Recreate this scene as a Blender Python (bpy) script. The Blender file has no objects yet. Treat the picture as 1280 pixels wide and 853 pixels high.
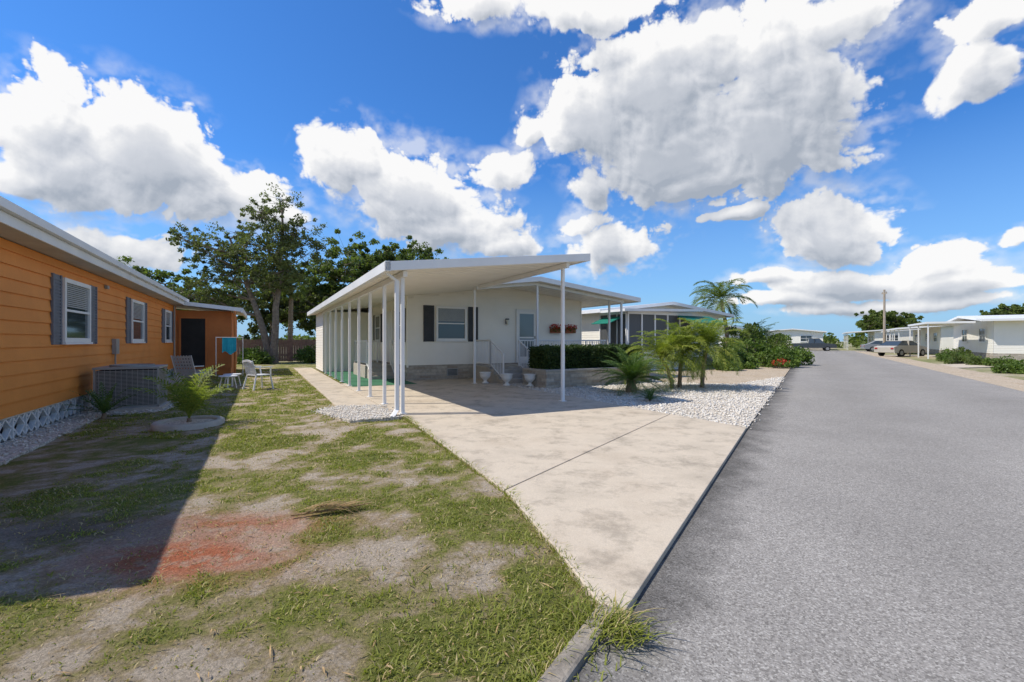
import bpy, math, random
import numpy as np
from mathutils import Vector, Matrix
random.seed(4)
scn=bpy.context.scene
# ------------------------------------------------------------------ frames
TH=math.radians(28.6)
P0=(-2.05,8.52)
U=(math.cos(TH),math.sin(TH)); V=(-math.sin(TH),math.cos(TH))
def H(u,v,z=0.0):   # home-lot frame -> world
    return (P0[0]+u*U[0]+v*V[0], P0[1]+u*U[1]+v*V[1], z)
RA=math.atan2(.548,.8366)
RC=(3.70,7.14)
r_=(math.sin(RA),math.cos(RA)); t_=(math.cos(RA),-math.sin(RA))
def RD(s,t,z=0.0):  # road frame -> world
    return (RC[0]+s*r_[0]+t*t_[0], RC[1]+s*r_[1]+t*t_[1], z)
def road_st(x,y):
    dx=x-RC[0]; dy=y-RC[1]
    return dx*r_[0]+dy*r_[1], dx*t_[0]+dy*t_[1]
# ------------------------------------------------------------------ node helpers
def setin(node,key,val,nt):
    s=node.inputs[key]
    if isinstance(val,bpy.types.NodeSocket): nt.links.new(val,s)
    else:
        if hasattr(s,'default_value'):
            if isinstance(val,(tuple,list)) and len(val)==3 and s.type=='RGBA': val=(*val,1)
            s.default_value=val
def N(nt,typ,props=None,**ins):
    n=nt.nodes.new(typ)
    for k,v in (props or {}).items(): setattr(n,k,v)
    for k,v in ins.items():
        if k.startswith('i') and k[1:].isdigit(): setin(n,int(k[1:]),v,nt)
        else: setin(n,k.replace('_',' '),v,nt)
    return n
def M(nt,op,a,b=None,c=None,clamp=False):
    n=nt.nodes.new('ShaderNodeMath'); n.operation=op; n.use_clamp=clamp
    setin(n,0,a,nt)
    if b is not None: setin(n,1,b,nt)
    if c is not None: setin(n,2,c,nt)
    return n.outputs[0]
def mixc(nt,f,a,b,blend='MIX'):
    n=nt.nodes.new('ShaderNodeMix'); n.data_type='RGBA'; n.blend_type=blend
    setin(n,0,f,nt); setin(n,6,a,nt); setin(n,7,b,nt)
    return n.outputs[2]
def ramp(nt,f,stops):
    n=nt.nodes.new('ShaderNodeValToRGB'); setin(n,0,f,nt)
    e=n.color_ramp.elements
    while len(e)<len(stops): e.new(0.5)
    for i,(p,c) in enumerate(stops):
        e[i].position=p; e[i].color=(*c,1) if len(c)==3 else c
    return n.outputs[0]
def g3(v): return (v,v,v)
def noise(nt,vec,scale,detail=4,rough=.55,out=0):
    n=nt.nodes.new('ShaderNodeTexNoise'); setin(n,'Vector',vec,nt)
    n.inputs['Scale'].default_value=scale; n.inputs['Detail'].default_value=detail; n.inputs['Roughness'].default_value=rough
    return n.outputs[out]
def newmat(name):
    m=bpy.data.materials.new(name); m.use_nodes=True
    nt=m.node_tree; b=nt.nodes['Principled BSDF']
    tc=nt.nodes.new('ShaderNodeTexCoord')
    return m,nt,b,tc.outputs['Object']
def bump(nt,b,h,strength,dist):
    n=nt.nodes.new('ShaderNodeBump'); n.inputs['Strength'].default_value=strength; n.inputs['Distance'].default_value=dist
    nt.links.new(h,n.inputs['Height']); nt.links.new(n.outputs[0],b.inputs['Normal'])
def pmat(name,c1,c2=None,scale=3,rough=.7,bmp=0,bscale=40,bdist=.01,metal=0,fine=.1,fscale=60,detail=3,spec=.3):
    m,nt,b,P=newmat(name)
    c2=c2 or tuple(x*.8 for x in c1)
    f=noise(nt,P,scale,detail,.6)
    col=ramp(nt,f,[(.32,c1),(.68,c2)])
    if fine>.06:
        f2=noise(nt,P,fscale,2,.6)
        k=ramp(nt,f2,[(.3,g3(1-fine)),(.7,g3(1.0))])
        col=mixc(nt,1.0,col,k,'MULTIPLY')
    nt.links.new(col,b.inputs['Base Color'])
    b.inputs['Roughness'].default_value=rough; b.inputs['Metallic'].default_value=metal
    b.inputs['Specular IOR Level'].default_value=spec
    if bmp>0: bump(nt,b,noise(nt,P,bscale,4,.6),bmp,bdist)
    return m
def leafmat(name,c1,c2,scale=1.2,trans=.3,c3=None):
    m=bpy.data.materials.new(name); m.use_nodes=True; nt=m.node_tree; nt.nodes.clear()
    tc=nt.nodes.new('ShaderNodeTexCoord').outputs['Object']
    f=noise(nt,tc,scale,1,.6); f2=noise(nt,tc,scale*14,1,.6)
    s=M(nt,'ADD',M(nt,'MULTIPLY',f,.5),M(nt,'MULTIPLY',f2,.5))
    stops=[(.36,c1),(.6,c2)]
    if c3: stops.append((.72,c3))
    col=ramp(nt,s,stops)
    d=N(nt,'ShaderNodeBsdfPrincipled'); nt.links.new(col,d.inputs['Base Color']); d.inputs['Roughness'].default_value=.55
    d.inputs['Specular IOR Level'].default_value=.3
    t=N(nt,'ShaderNodeBsdfTranslucent'); nt.links.new(mixc(nt,1.0,col,(1.3,1.5,.7),'MULTIPLY'),t.inputs['Color'])
    mx=N(nt,'ShaderNodeMixShader',i0=trans,i1=d.outputs[0],i2=t.outputs[0])
    o=N(nt,'ShaderNodeOutputMaterial'); nt.links.new(mx.outputs[0],o.inputs[0])
    return m
def brickmat(name,c1,c2,mortar,bw,bh,ms=.012,rough=.85):
    m,nt,b,P=newmat(name)
    s=N(nt,'ShaderNodeSeparateXYZ',i0=P)
    cv=N(nt,'ShaderNodeCombineXYZ',i0=M(nt,'ADD',s.outputs[0],s.outputs[1]),i1=s.outputs[2])
    br=N(nt,'ShaderNodeTexBrick',i0=cv.outputs[0])
    br.inputs['Color1'].default_value=(*c1,1); br.inputs['Color2'].default_value=(*c2,1); br.inputs['Mortar'].default_value=(*mortar,1)
    br.inputs['Scale'].default_value=1; br.inputs['Mortar Size'].default_value=ms; br.inputs['Brick Width'].default_value=bw; br.inputs['Row Height'].default_value=bh
    k=ramp(nt,noise(nt,P,9,4,.6),[(.3,g3(.7)),(.7,g3(1.05))])
    nt.links.new(mixc(nt,1.0,br.outputs[0],k,'MULTIPLY'),b.inputs['Base Color'])
    b.inputs['Roughness'].default_value=rough
    bump(nt,b,br.outputs['Fac'],-.5,.01)
    return m
# ------------------------------------------------------------------ mesh helpers
class MB:
    def __init__(s): s.v=[];s.f=[];s.m=[]
    def hexa(s,vs,m=0):
        i=len(s.v); s.v+=[tuple(p) for p in vs]
        for q in [(0,3,2,1),(4,5,6,7),(0,1,5,4),(1,2,6,5),(2,3,7,6),(3,0,4,7)]:
            s.f.append(tuple(i+k for k in q)); s.m.append(m)
    def box(s,x0,x1,y0,y1,z0,z1,m=0):
        s.hexa([(x0,y0,z0),(x1,y0,z0),(x1,y1,z0),(x0,y1,z0),(x0,y0,z1),(x1,y0,z1),(x1,y1,z1),(x0,y1,z1)],m)
    def obox(s,o,a,n,s0,s1,n0,n1,z0,z1,m=0):
        def p(q,w,z): return (o[0]+a[0]*q+n[0]*w, o[1]+a[1]*q+n[1]*w, z)
        s.hexa([p(s0,n0,z0),p(s1,n0,z0),p(s1,n1,z0),p(s0,n1,z0),p(s0,n0,z1),p(s1,n0,z1),p(s1,n1,z1),p(s0,n1,z1)],m)
    def slab(s,x0,x1,y0,y1,z0,z1,th,m=0): # slopes in x, z = top
        s.hexa([(x0,y0,z0-th),(x1,y0,z1-th),(x1,y1,z1-th),(x0,y1,z0-th),(x0,y0,z0),(x1,y0,z1),(x1,y1,z1),(x0,y1,z0)],m)
    def face(s,vs,m=0):
        i=len(s.v); s.v+=[tuple(p) for p in vs]; s.f.append(tuple(range(i,i+len(vs)))); s.m.append(m)
    def cyl(s,p0,p1,r0,r1=None,n=8,m=0,cap=True):
        r1=r0 if r1 is None else r1
        p0=Vector(p0);p1=Vector(p1); d=(p1-p0)
        if d.length<1e-6: return
        d.normalize(); a=d.orthogonal().normalized(); b=d.cross(a); i=len(s.v)
        for p,r in ((p0,r0),(p1,r1)):
            for k in range(n):
                t=2*math.pi*k/n; s.v.append(tuple(p+a*math.cos(t)*r+b*math.sin(t)*r))
        for k in range(n):
            j=(k+1)%n; s.f.append((i+k,i+j,i+n+j,i+n+k)); s.m.append(m)
        if cap:
            s.f.append(tuple(i+k for k in range(n))[::-1]); s.m.append(m)
            s.f.append(tuple(i+n+k for k in range(n))); s.m.append(m)
    def tube(s,pts,rads,n=8,m=0):
        for k in range(len(pts)-1): s.cyl(pts[k],pts[k+1],rads[k],rads[k+1],n,m,cap=(k in(0,len(pts)-2)))
    def lathe(s,c,prof,n=20,m=0):
        i=len(s.v)
        for (r,z) in prof:
            for k in range(n):
                t=2*math.pi*k/n; s.v.append((c[0]+r*math.cos(t),c[1]+r*math.sin(t),c[2]+z))
        for a in range(len(prof)-1):
            for k in range(n):
                j=(k+1)%n; s.f.append((i+a*n+k,i+a*n+j,i+(a+1)*n+j,i+(a+1)*n+k)); s.m.append(m)
    def prism(s,poly,z0,z1,m=0):
        i=len(s.v); n=len(poly)
        s.v+=[(p[0],p[1],z0) for p in poly]+[(p[0],p[1],z1) for p in poly]
        s.f.append(tuple(range(i+n,i+2*n))); s.m.append(m)
        for k in range(n):
            j=(k+1)%n; s.f.append((i+k,i+j,i+n+j,i+n+k)); s.m.append(m)
    def lap(s,p0,p1,out,z0,z1,h,d=.014,clip=None,m=0):
        z=z0
        L=(p1[0]-p0[0],p1[1]-p0[1])
        while z<z1-1e-4:
            zt=min(z+h,z1); a,b=(0,1) if clip is None else clip(z+h*.5)
            if b>a:
                A=(p0[0]+L[0]*a,p0[1]+L[1]*a); B=(p0[0]+L[0]*b,p0[1]+L[1]*b)
                s.face([(A[0]+out[0]*d,A[1]+out[1]*d,z),(B[0]+out[0]*d,B[1]+out[1]*d,z),(B[0]+out[0]*.002,B[1]+out[1]*.002,zt),(A[0]+out[0]*.002,A[1]+out[1]*.002,zt)],m)
                s.face([(A[0],A[1],z),(B[0],B[1],z),(B[0]+out[0]*d,B[1]+out[1]*d,z),(A[0]+out[0]*d,A[1]+out[1]*d,z)],m)
            z=zt
    def obj(s,name,mats,parent=None,loc=None,rot=0,smooth=False,bev=0):
        me=bpy.data.meshes.new(name); me.from_pydata(s.v,[],s.f)
        for mm in (mats if isinstance(mats,list) else [mats]): me.materials.append(mm)
        me.polygons.foreach_set('material_index',s.m)
        if smooth: me.polygons.foreach_set('use_smooth',[True]*len(s.f))
        me.update()
        o=bpy.data.objects.new(name,me); scn.collection.objects.link(o)
        if parent: o.parent=parent
        if loc: o.location=loc
        o.rotation_euler[2]=rot
        if bev:
            b=o.modifiers.new('b','BEVEL'); b.width=bev; b.segments=2; b.limit_method='ANGLE'
        return o
def npobj(name,verts,faces,mats,parent=None,loc=None,mi=None,smooth=False):
    verts=np.asarray(verts,dtype=np.float32); faces=np.asarray(faces,dtype=np.int32)
    me=bpy.data.meshes.new(name); k=faces.shape[1]
    me.vertices.add(len(verts)); me.vertices.foreach_set('co',verts.ravel())
    me.loops.add(faces.size); me.loops.foreach_set('vertex_index',faces.ravel())
    me.polygons.add(len(faces)); me.polygons.foreach_set('loop_start',np.arange(0,faces.size,k,dtype=np.int32))
    for mm in (mats if isinstance(mats,list) else [mats]): me.materials.append(mm)
    if mi is not None: me.polygons.foreach_set('material_index',np.asarray(mi,dtype=np.int32))
    if smooth: me.polygons.foreach_set('use_smooth',np.ones(len(faces),dtype=bool))
    me.update(calc_edges=True); me.validate()
    o=bpy.data.objects.new(name,me); scn.collection.objects.link(o)
    if parent: o.parent=parent
    if loc is not None: o.location=loc
    return o
def empty(name,loc,rot=0):
    e=bpy.data.objects.new(name,None); e.location=loc; e.rotation_euler[2]=rot; scn.collection.objects.link(e); return e
def leafquads(centers,radii,per,size,seed,zs=.8,shell=.45):
    rg=np.random.default_rng(seed); c=np.repeat(np.asarray(centers,float),per,0); r=np.repeat(np.asarray(radii,float),per)
    n=len(c); d=rg.normal(size=(n,3)); d/=np.linalg.norm(d,axis=1)[:,None]
    rr=r*(shell+(1-shell)*rg.random(n)**.6); d2=d*rr[:,None]; d2[:,2]*=zs
    p=c+d2
    a=rg.normal(size=(n,3)); a/=np.linalg.norm(a,axis=1)[:,None]
    b=np.cross(a,rg.normal(size=(n,3))); b/=np.linalg.norm(b,axis=1)[:,None]
    s=(size*(.6+.8*rg.random(n)))[:,None]
    v=np.stack([p-a*s*.5,p+b*s*.28,p+a*s*.5,p-b*s*.28],1).reshape(-1,3)
    return v,np.arange(n*4).reshape(-1,4)
# value noise
_t=np.random.default_rng(11).random((256,256)).astype(np.float32)
def vn(x,y,sc,off=0):
    x=np.asarray(x,dtype=np.float32)*sc+off*17.3; y=np.asarray(y,dtype=np.float32)*sc+off*7.7
    xf=np.floor(x); yf=np.floor(y); fx=x-xf; fy=y-yf
    xi=xf.astype(np.int32)&255; yi=yf.astype(np.int32)&255; xj=(xi+1)&255; yj=(yi+1)&255
    fx=fx*fx*(3-2*fx); fy=fy*fy*(3-2*fy)
    return (_t[xi,yi]*(1-fx)+_t[xj,yi]*fx)*(1-fy)+(_t[xi,yj]*(1-fx)+_t[xj,yj]*fx)*fy
def fbm(x,y,sc,o=0): return (vn(x,y,sc,o)+.5*vn(x,y,sc*2.1,o+1)+.25*vn(x,y,sc*4.3,o+2)+.12*vn(x,y,sc*9,o+3))/1.87
# ------------------------------------------------------------------ materials
white=pmat('white_paint',(.84,.83,.80),(.78,.77,.74),2,.45,fine=.04)
whitealu=pmat('white_aluminium',(.82,.81,.79),(.75,.74,.72),1.5,.35,fine=.05)
siding=pmat('white_vinyl_siding',(.90,.86,.77),(.85,.81,.72),1.2,.5,fine=.04)
soffit=pmat('roof_pan',(.88,.84,.76),(.82,.78,.70),.8,.5,fine=.05)
orange=pmat('orange_siding',(.86,.31,.062),(.76,.265,.05),1.3,.6,bmp=.15,bscale=30,fine=.1)
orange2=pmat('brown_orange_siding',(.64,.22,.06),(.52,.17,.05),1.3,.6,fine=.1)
dkshut=pmat('charcoal_shutter',(.045,.047,.05),(.06,.06,.065),6,.5)
grshut=pmat('slate_shutter',(.16,.17,.20),(.20,.21,.235),6,.6)
concr=pmat('cast_concrete',(.54,.49,.42),(.42,.38,.32),4,.9,bmp=.3,bscale=60)
curbm=pmat('curb_concrete',(.40,.35,.28),(.24,.21,.17),7,.95,bmp=.6,bscale=50,fine=.3)
metalg=pmat('grey_metal',(.38,.38,.36),(.31,.31,.30),3,.45,metal=.2)
darkm=pmat('dark_core',(.02,.02,.02),(.03,.03,.03),3,.7)
blockw=pmat('painted_block',(.82,.81,.78),(.70,.69,.65),3,.8,bmp=.3,bscale=50)
trunkm=pmat('bark',(.15,.115,.09),(.27,.22,.165),6,.95,bmp=.8,bscale=12,bdist=.05)
palmtr=pmat('palm_trunk',(.22,.155,.10),(.35,.27,.18),14,.95,bmp=.8,bscale=25,bdist=.03)
lf_dark=leafmat('oak_leaves',(.065,.083,.030),(.15,.17,.062),.5,.45,(.23,.235,.09))
lf_mid=leafmat('tree_leaves',(.065,.095,.026),(.16,.20,.05),.5,.42,(.24,.26,.08))
lf_hedge=leafmat('hedge_leaves',(.03,.055,.014),(.075,.115,.03),2,.25)
lf_bush=leafmat('bush_leaves',(.06,.10,.02),(.16,.23,.045),.8,.35,(.26,.30,.06))
lf_palm=leafmat('palm_leaves',(.12,.17,.03),(.28,.31,.05),1.5,.35,(.42,.37,.07))
lf_sago=leafmat('sago_leaves',(.04,.09,.02),(.13,.20,.045),3,.25)
lf_dry=leafmat('dry_frond',(.26,.16,.07),(.50,.34,.17),6,.2)
flower=leafmat('red_flowers',(.42,.02,.02),(.6,.07,.04),9,.2)
carpet=pmat('green_carpet',(.06,.20,.11),(.05,.15,.08),5,.95)
awn=pmat('green_awning',(.01,.20,.14),(.012,.16,.11),5,.6)
brickw=brickmat('whitewashed_brick',(.56,.50,.41),(.34,.28,.22),(.40,.37,.32),.40,.105)
fencem=pmat('brown_fence',(.24,.13,.09),(.32,.19,.13),5,.9)
roofsh=pmat('roof_membrane',(.62,.62,.60),(.5,.5,.48),2,.7)
terra=pmat('terracotta',(.42,.14,.07),(.34,.10,.05),5,.8)
def glassm(name,c,rough=.06):
    m,nt,b,P=newmat(name); b.inputs['Base Color'].default_value=(*c,1); b.inputs['Roughness'].default_value=rough
    b.inputs['Specular IOR Level'].default_value=.8
    return m
glass=glassm('window_glass',(.05,.065,.075)); scr=glassm('screen_mesh',(.07,.075,.08),.6)
blind=pmat('window_blind',(.42,.42,.40),(.36,.36,.35),3,.5)
# lawn / ground ------------------------------------------------------
def mk_lawn():
    m,nt,b,P=newmat('lawn_soil')
    at=N(nt,'ShaderNodeAttribute',{'attribute_name':'patch'})
    s=N(nt,'ShaderNodeSeparateColor',i0=at.outputs['Color'])
    g=M(nt,'ADD',s.outputs[0],M(nt,'MULTIPLY',M(nt,'SUBTRACT',noise(nt,P,9,5,.78),.5),1.35))
    col=ramp(nt,g,[(.14,(.56,.47,.36)),(.34,(.43,.34,.22)),(.52,(.34,.29,.13)),(.76,(.22,.23,.06))])
    col=mixc(nt,M(nt,'MULTIPLY',s.outputs[1],ramp(nt,noise(nt,P,6,4,.7),[(.30,g3(.15)),(.52,g3(1))])),col,(.50,.17,.085))
    col=mixc(nt,M(nt,'MULTIPLY',s.outputs[2],.7),col,(.16,.12,.09))
    k=ramp(nt,noise(nt,P,60,4,.8),[(.3,g3(.5)),(.7,g3(1.2))])
    nt.links.new(mixc(nt,1.0,col,k,'MULTIPLY'),b.inputs['Base Color']); b.inputs['Roughness'].default_value=.95
    b.inputs['Specular IOR Level'].default_value=.1
    bump(nt,b,noise(nt,P,40,6,.8),1.0,.03)
    return m
lawnm=mk_lawn()
def mk_ground():
    m,nt,b,P=newmat('ground')
    f=M(nt,'ADD',M(nt,'MULTIPLY',noise(nt,P,.12,4,.6),.6),M(nt,'MULTIPLY',noise(nt,P,2.2,5,.7),.4))
    col=ramp(nt,f,[(.38,(.46,.40,.30)),(.46,(.34,.29,.18)),(.53,(.20,.20,.07)),(.65,(.15,.18,.05))])
    nt.links.new(col,b.inputs['Base Color']); b.inputs['Roughness'].default_value=.95
    bump(nt,b,noise(nt,P,20,6,.7),.7,.03)
    return m
groundm=mk_ground()
def mk_asphalt():
    m,nt,b,P=newmat('asphalt')
    vo=N(nt,'ShaderNodeTexVoronoi',i0=P); vo.inputs['Scale'].default_value=120
    sp=N(nt,'ShaderNodeSeparateColor',i0=vo.outputs['Color'])
    base=ramp(nt,sp.outputs[0],[(.0,(.165,.152,.135)),(.35,(.265,.247,.222)),(.8,(.335,.312,.28)),(1,(.46,.435,.39))])
    k=ramp(nt,noise(nt,P,.5,5,.65),[(.3,g3(.88)),(.7,g3(1.05))])
    col=mixc(nt,1.0,base,k,'MULTIPLY')
    s=N(nt,'ShaderNodeSeparateXYZ',i0=P)
    edge=M(nt,'ADD',s.outputs[0],M(nt,'MULTIPLY',M(nt,'SUBTRACT',noise(nt,P,2.2,6,.7),.5),1.0))
    e=ramp(nt,edge,[(.0,g3(.42)),(.14,g3(.60)),(.42,g3(1))])
    col=mixc(nt,1.0,col,e,'MULTIPLY')
    ln=M(nt,'SINE',M(nt,'MULTIPLY',s.outputs[0],2.6))
    col=mixc(nt,1.0,col,ramp(nt,M(nt,'ADD',M(nt,'MULTIPLY',ln,.25),noise(nt,P,.9,3,.5)),[(.2,g3(.94)),(.8,g3(1.04))]),'MULTIPLY')
    nt.links.new(col,b.inputs['Base Color']); b.inputs['Roughness'].default_value=.9; b.inputs['Specular IOR Level'].default_value=.15
    bump(nt,b,vo.outputs['Distance'],.4,.004)
    return m
asph=mk_asphalt()
def mk_conc():
    m,nt,b,P=newmat('driveway_concrete')
    col=ramp(nt,noise(nt,P,.7,5,.65),[(.3,(.50,.415,.31)),(.5,(.60,.51,.39)),(.7,(.47,.40,.305))])
    st=ramp(nt,noise(nt,P,2.3,6,.75),[(.36,g3(.72)),(.5,g3(1))])
    col=mixc(nt,1.0,col,st,'MULTIPLY')
    fn=ramp(nt,noise(nt,P,120,2,.8),[(.3,g3(.82)),(.7,g3(1.05))])
    col=mixc(nt,1.0,col,fn,'MULTIPLY')
    nt.links.new(col,b.inputs['Base Color']); b.inputs['Roughness'].default_value=.88; b.inputs['Specular IOR Level'].default_value=.25
    bump(nt,b,noise(nt,P,90,4,.7),.35,.004)
    return m
drive=mk_conc()
def mk_gravel(name,c1,c2,c3,sc):
    m,nt,b,P=newmat(name)
    vo=N(nt,'ShaderNodeTexVoronoi',i0=P); vo.inputs['Scale'].default_value=sc
    sp=N(nt,'ShaderNodeSeparateColor',i0=vo.outputs['Color'])
    col=ramp(nt,sp.outputs[0],[(.0,c1),(.5,c2),(1,c3)])
    d=ramp(nt,vo.outputs['Distance'],[(.35,g3(1)),(.75,g3(.55))])
    col=mixc(nt,1.0,col,d,'MULTIPLY')
    k=ramp(nt,noise(nt,P,1.3,5,.7),[(.3,(.86,.80,.70)),(.65,g3(1.0))])
    col=mixc(nt,1.0,col,k,'MULTIPLY')
    nt.links.new(col,b.inputs['Base Color']); b.inputs['Roughness'].default_value=.9
    bump(nt,b,vo.outputs['Distance'],-.8,.02)
    return m
gravw=mk_gravel('white_gravel',(.54,.48,.40),(.70,.65,.56),(.82,.78,.71),34)
gravt=mk_gravel('tan_gravel',(.44,.34,.23),(.58,.47,.34),(.70,.60,.46),38)
stonem=pmat('white_stone',(.82,.78,.70),(.60,.53,.44),9,.85,fine=.15)
# ------------------------------------------------------------------ terrain
g=MB(); g.face([(-1500,-1500,-.035),(1500,-1500,-.035),(1500,1500,-.035),(-1500,1500,-.035)]); g.obj('ground',groundm)
road=MB()
road.face([(0,-25,.008),(5.74,-25,.008),(5.74,68,.008),(0,68,.008)])
road.face([(-60,68,.008),(60,68,.008),(60,74,.008),(-60,74,.008)])
road.obj('road',asph,loc=RD(0,0,0),rot=-RA)
st=.07
gx=np.arange(-19,2.6,st); gy=np.arange(-3,27,st)
X,Y=np.meshgrid(gx,gy)
def hv(x,y):
    dx=x-P0[0]; dy=y-P0[1]; return dx*U[0]+dy*U[1], dx*V[0]+dy*V[1]
def patchv(x,y):
    g=fbm(x,y,1.0,1)*.35+fbm(x,y,3.2,5)*.65+.4*(fbm(x,y,9,13)-.5)
    g=(g-.50)*2.1+.555
    g=g+.07*np.clip((y-7)/10,0,1)
    def blob(cx,cy,rx,ry): return np.exp(-(((x-cx)/rx)**2+((y-cy)/ry)**2))
    g=g-.50*blob(-3.3,3.35,.8,.35)-.6*blob(-2.15,2.95,.6,.25)-.32*blob(-.85,3.0,.5,.22)-.18*blob(-2.6,7.2,.5,.7)-.15*blob(-1.6,6.6,.4,.4)-.3*blob(-.22,2.95,.25,.35)-.2*blob(-1.9,4.6,.6,.2)-.3*blob(-1.6,1.9,.9,.22)-.25*blob(-3.6,5.2,.5,.4)-.2*blob(-1.2,4.2,.4,.25)
    g=g+.25*blob(-.5,2.2,.7,.25)+.4*blob(.1,2.1,.4,.35)+.25*blob(-.35,3.8,.4,.6)+.25*blob(-1.4,3.3,.5,.25)+.2*blob(-1.4,6.2,.4,1.0)
    return np.clip(g,.03,1)
G=patchv(X,Y)
Z=(fbm(X,Y,1.3,9)-.5)*.045+(vn(X,Y,7,3)-.5)*.014+.006*G
S,T=road_st(X,Y)
nx,ny=len(gx),len(gy)
vid=np.arange(nx*ny).reshape(ny,nx)
q=np.stack([vid[:-1,:-1],vid[:-1,1:],vid[1:,1:],vid[1:,:-1]],-1).reshape(-1,4)
q=q[(T<-.06).ravel()[q].all(1)]
lawn=npobj('lawn',np.stack([X.ravel(),Y.ravel(),Z.ravel()],1),q,lawnm,smooth=True)
red=np.exp(-(((X+2.15)/.6)**2+((Y-2.95)/.28)**2))+.6*np.exp(-(((X+2.1)/.7)**2+((Y-3.5)/.2)**2))
dk=np.exp(-(((X+3.3)/.8)**2+((Y-3.35)/.3)**2))
ca=lawn.data.color_attributes.new('patch','FLOAT_COLOR','POINT')
cdt=np.stack([G.ravel(),np.clip(red*1.3,0,1).ravel(),np.clip(dk,0,1).ravel(),np.ones(nx*ny)],1).astype(np.float32)
if len(lawn.data.vertices)==nx*ny: ca.data.foreach_set('color',cdt.ravel())
def polyin(px,py,poly):
    ins=np.zeros(len(px),bool); n=len(poly)
    for i in range(n):
        x1,y1=poly[i];x2,y2=poly[(i+1)%n]
        c=((y1>py)!=(y2>py)); xx=(x2-x1)*(py-y1)/((y2-y1) if y2!=y1 else 1e-9)+x1
        ins^=(c&(px<xx))
    return ins
# driveway slabs
C=(3.68,7.14)
def h2(u,v): p=H(u,v); return (p[0],p[1])
J1=(-.06,4.14); J2=(2.95,8.46)
front=[J1,(.307,2.91),(.45,2.36),(.575,2.30),C,J2]
dvec=Vector((J2[0]-J1[0],J2[1]-J1[1])).normalized(); nv=Vector((-dvec.y,dvec.x))*.014
back=[(J1[0]+nv.x,J1[1]+nv.y),(J2[0]+nv.x,J2[1]+nv.y),h2(4.33,2.93),h2(-.12,2.93),h2(-.12,-.28),(-1.96,8.25),(-.81,5.75)]
rear=[h2(-.12,2.945),h2(4.33,2.945),h2(4.4,4.2),h2(4.4,6.9),h2(-.12,6.9)]
d=MB()
for p in (front,back,rear): d.prism(p,-.03,.045)
d.prism([h2(-.95,-.1),h2(-.135,-.1),h2(-.135,7.0),h2(-.95,7.0)],-.03,.042)
d.prism([h2(-.95,7.012),h2(-.135,7.012),h2(-.135,17),h2(-.95,17)],-.03,.042)
d.obj('driveway',drive,bev=.006)
drive_polys=[front,back,rear,[h2(-.95,-.1),h2(-.1,-.1),h2(-.1,17),h2(-.95,17)]]
# curb along road beside lawn
c=MB()
y=-25
while y<-5.7:
    y2=min(y+1.5,-5.66); c.box(-.105,-.0,y,y2-.012,-.03,.038); y=y2
c.obj('curb',curbm,loc=RD(0,0,0),rot=-RA,bev=.018)
# gravel beds
gw=[C,RD(.9,-.02)[:2],RD(12.5,-.02)[:2],h2(11.0,.9),h2(9.6,2.2),h2(9.6,5.3),h2(4.35,5.3),h2(4.33,2.93)]
m_=MB(); m_.prism(gw,-.03,.02); m_.obj('white_gravel_bed',gravw)
gt=[RD(12.51,-.02)[:2],RD(30,-.02)[:2],h2(22.5,6.5),h2(12,6.5),h2(9.7,2.25),h2(11.0,.92)]
m_=MB(); m_.prism(gt,-.03,.018); m_.obj('tan_gravel_bed',gravt)
gs=[h2(-5.4,-4.5),h2(-4.85,-4.5),h2(-4.9,2.6),h2(-4.0,2.7),h2(-3.9,4.0),h2(-4.8,4.4),h2(-4.9,13.5),h2(-5.4,13.5)]
m_=MB(); m_.prism(gs,-.03,.03); m_.obj('gravel_strip',gravw)
gside=[h2(-1.4,1.1),h2(-1.0,-.35),h2(-.15,-.35),h2(-.15,1.3),h2(-.95,1.6)]
m_=MB(); m_.prism(gside,-.03,.049); m_.obj('gravel_patch',gravw)
def stones(name,poly,n,r0,r1,z,seed,edge=0):
    rg=np.random.default_rng(seed); a=np.array(poly); lo=a.min(0)-edge; hi=a.max(0)+edge
    x=lo[0]+rg.random(n*4)*(hi[0]-lo[0]); y=lo[1]+rg.random(n*4)*(hi[1]-lo[1])
    k=polyin(x+rg.normal(size=n*4)*edge,y+rg.normal(size=n*4)*edge,poly); x=x[k][:n];y=y[k][:n]; n=len(x)
    base=np.array([[1,0,0],[0,1,0],[-1,0,0],[0,-1,0],[0,0,1],[0,0,-1]],float)
    r=(r0+(r1-r0)*rg.random(n)**2)
    an=rg.random(n)*6.28; ca_,sa=np.cos(an),np.sin(an)
    j=base[None]*(1+.5*(rg.random((n,6,1))-.5))+.25*(rg.random((n,6,3))-.5)
    j[:,:,2]*=.6
    vx=j[:,:,0]*ca_[:,None]-j[:,:,1]*sa[:,None]; vy=j[:,:,0]*sa[:,None]+j[:,:,1]*ca_[:,None]
    v=np.stack([vx*r[:,None]+x[:,None],vy*r[:,None]+y[:,None],j[:,:,2]*r[:,None]+z+r[:,None]*.3],-1).reshape(-1,3)
    t=np.array([[0,1,4],[1,2,4],[2,3,4],[3,0,4],[1,0,5],[2,1,5],[3,2,5],[0,3,5]])
    f=(np.arange(n)[:,None,None]*6+t[None]).reshape(-1,3)
    return npobj(name,v,f,stonem)
stones('gravel_stones',gw,20000,.012,.038,.02,1,edge=.05)
stones('gravel_stones',gs,6000,.012,.035,.03,2,edge=.04)
stones('gravel_stones',gside,1600,.01,.028,.049,3,edge=.10)
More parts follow.
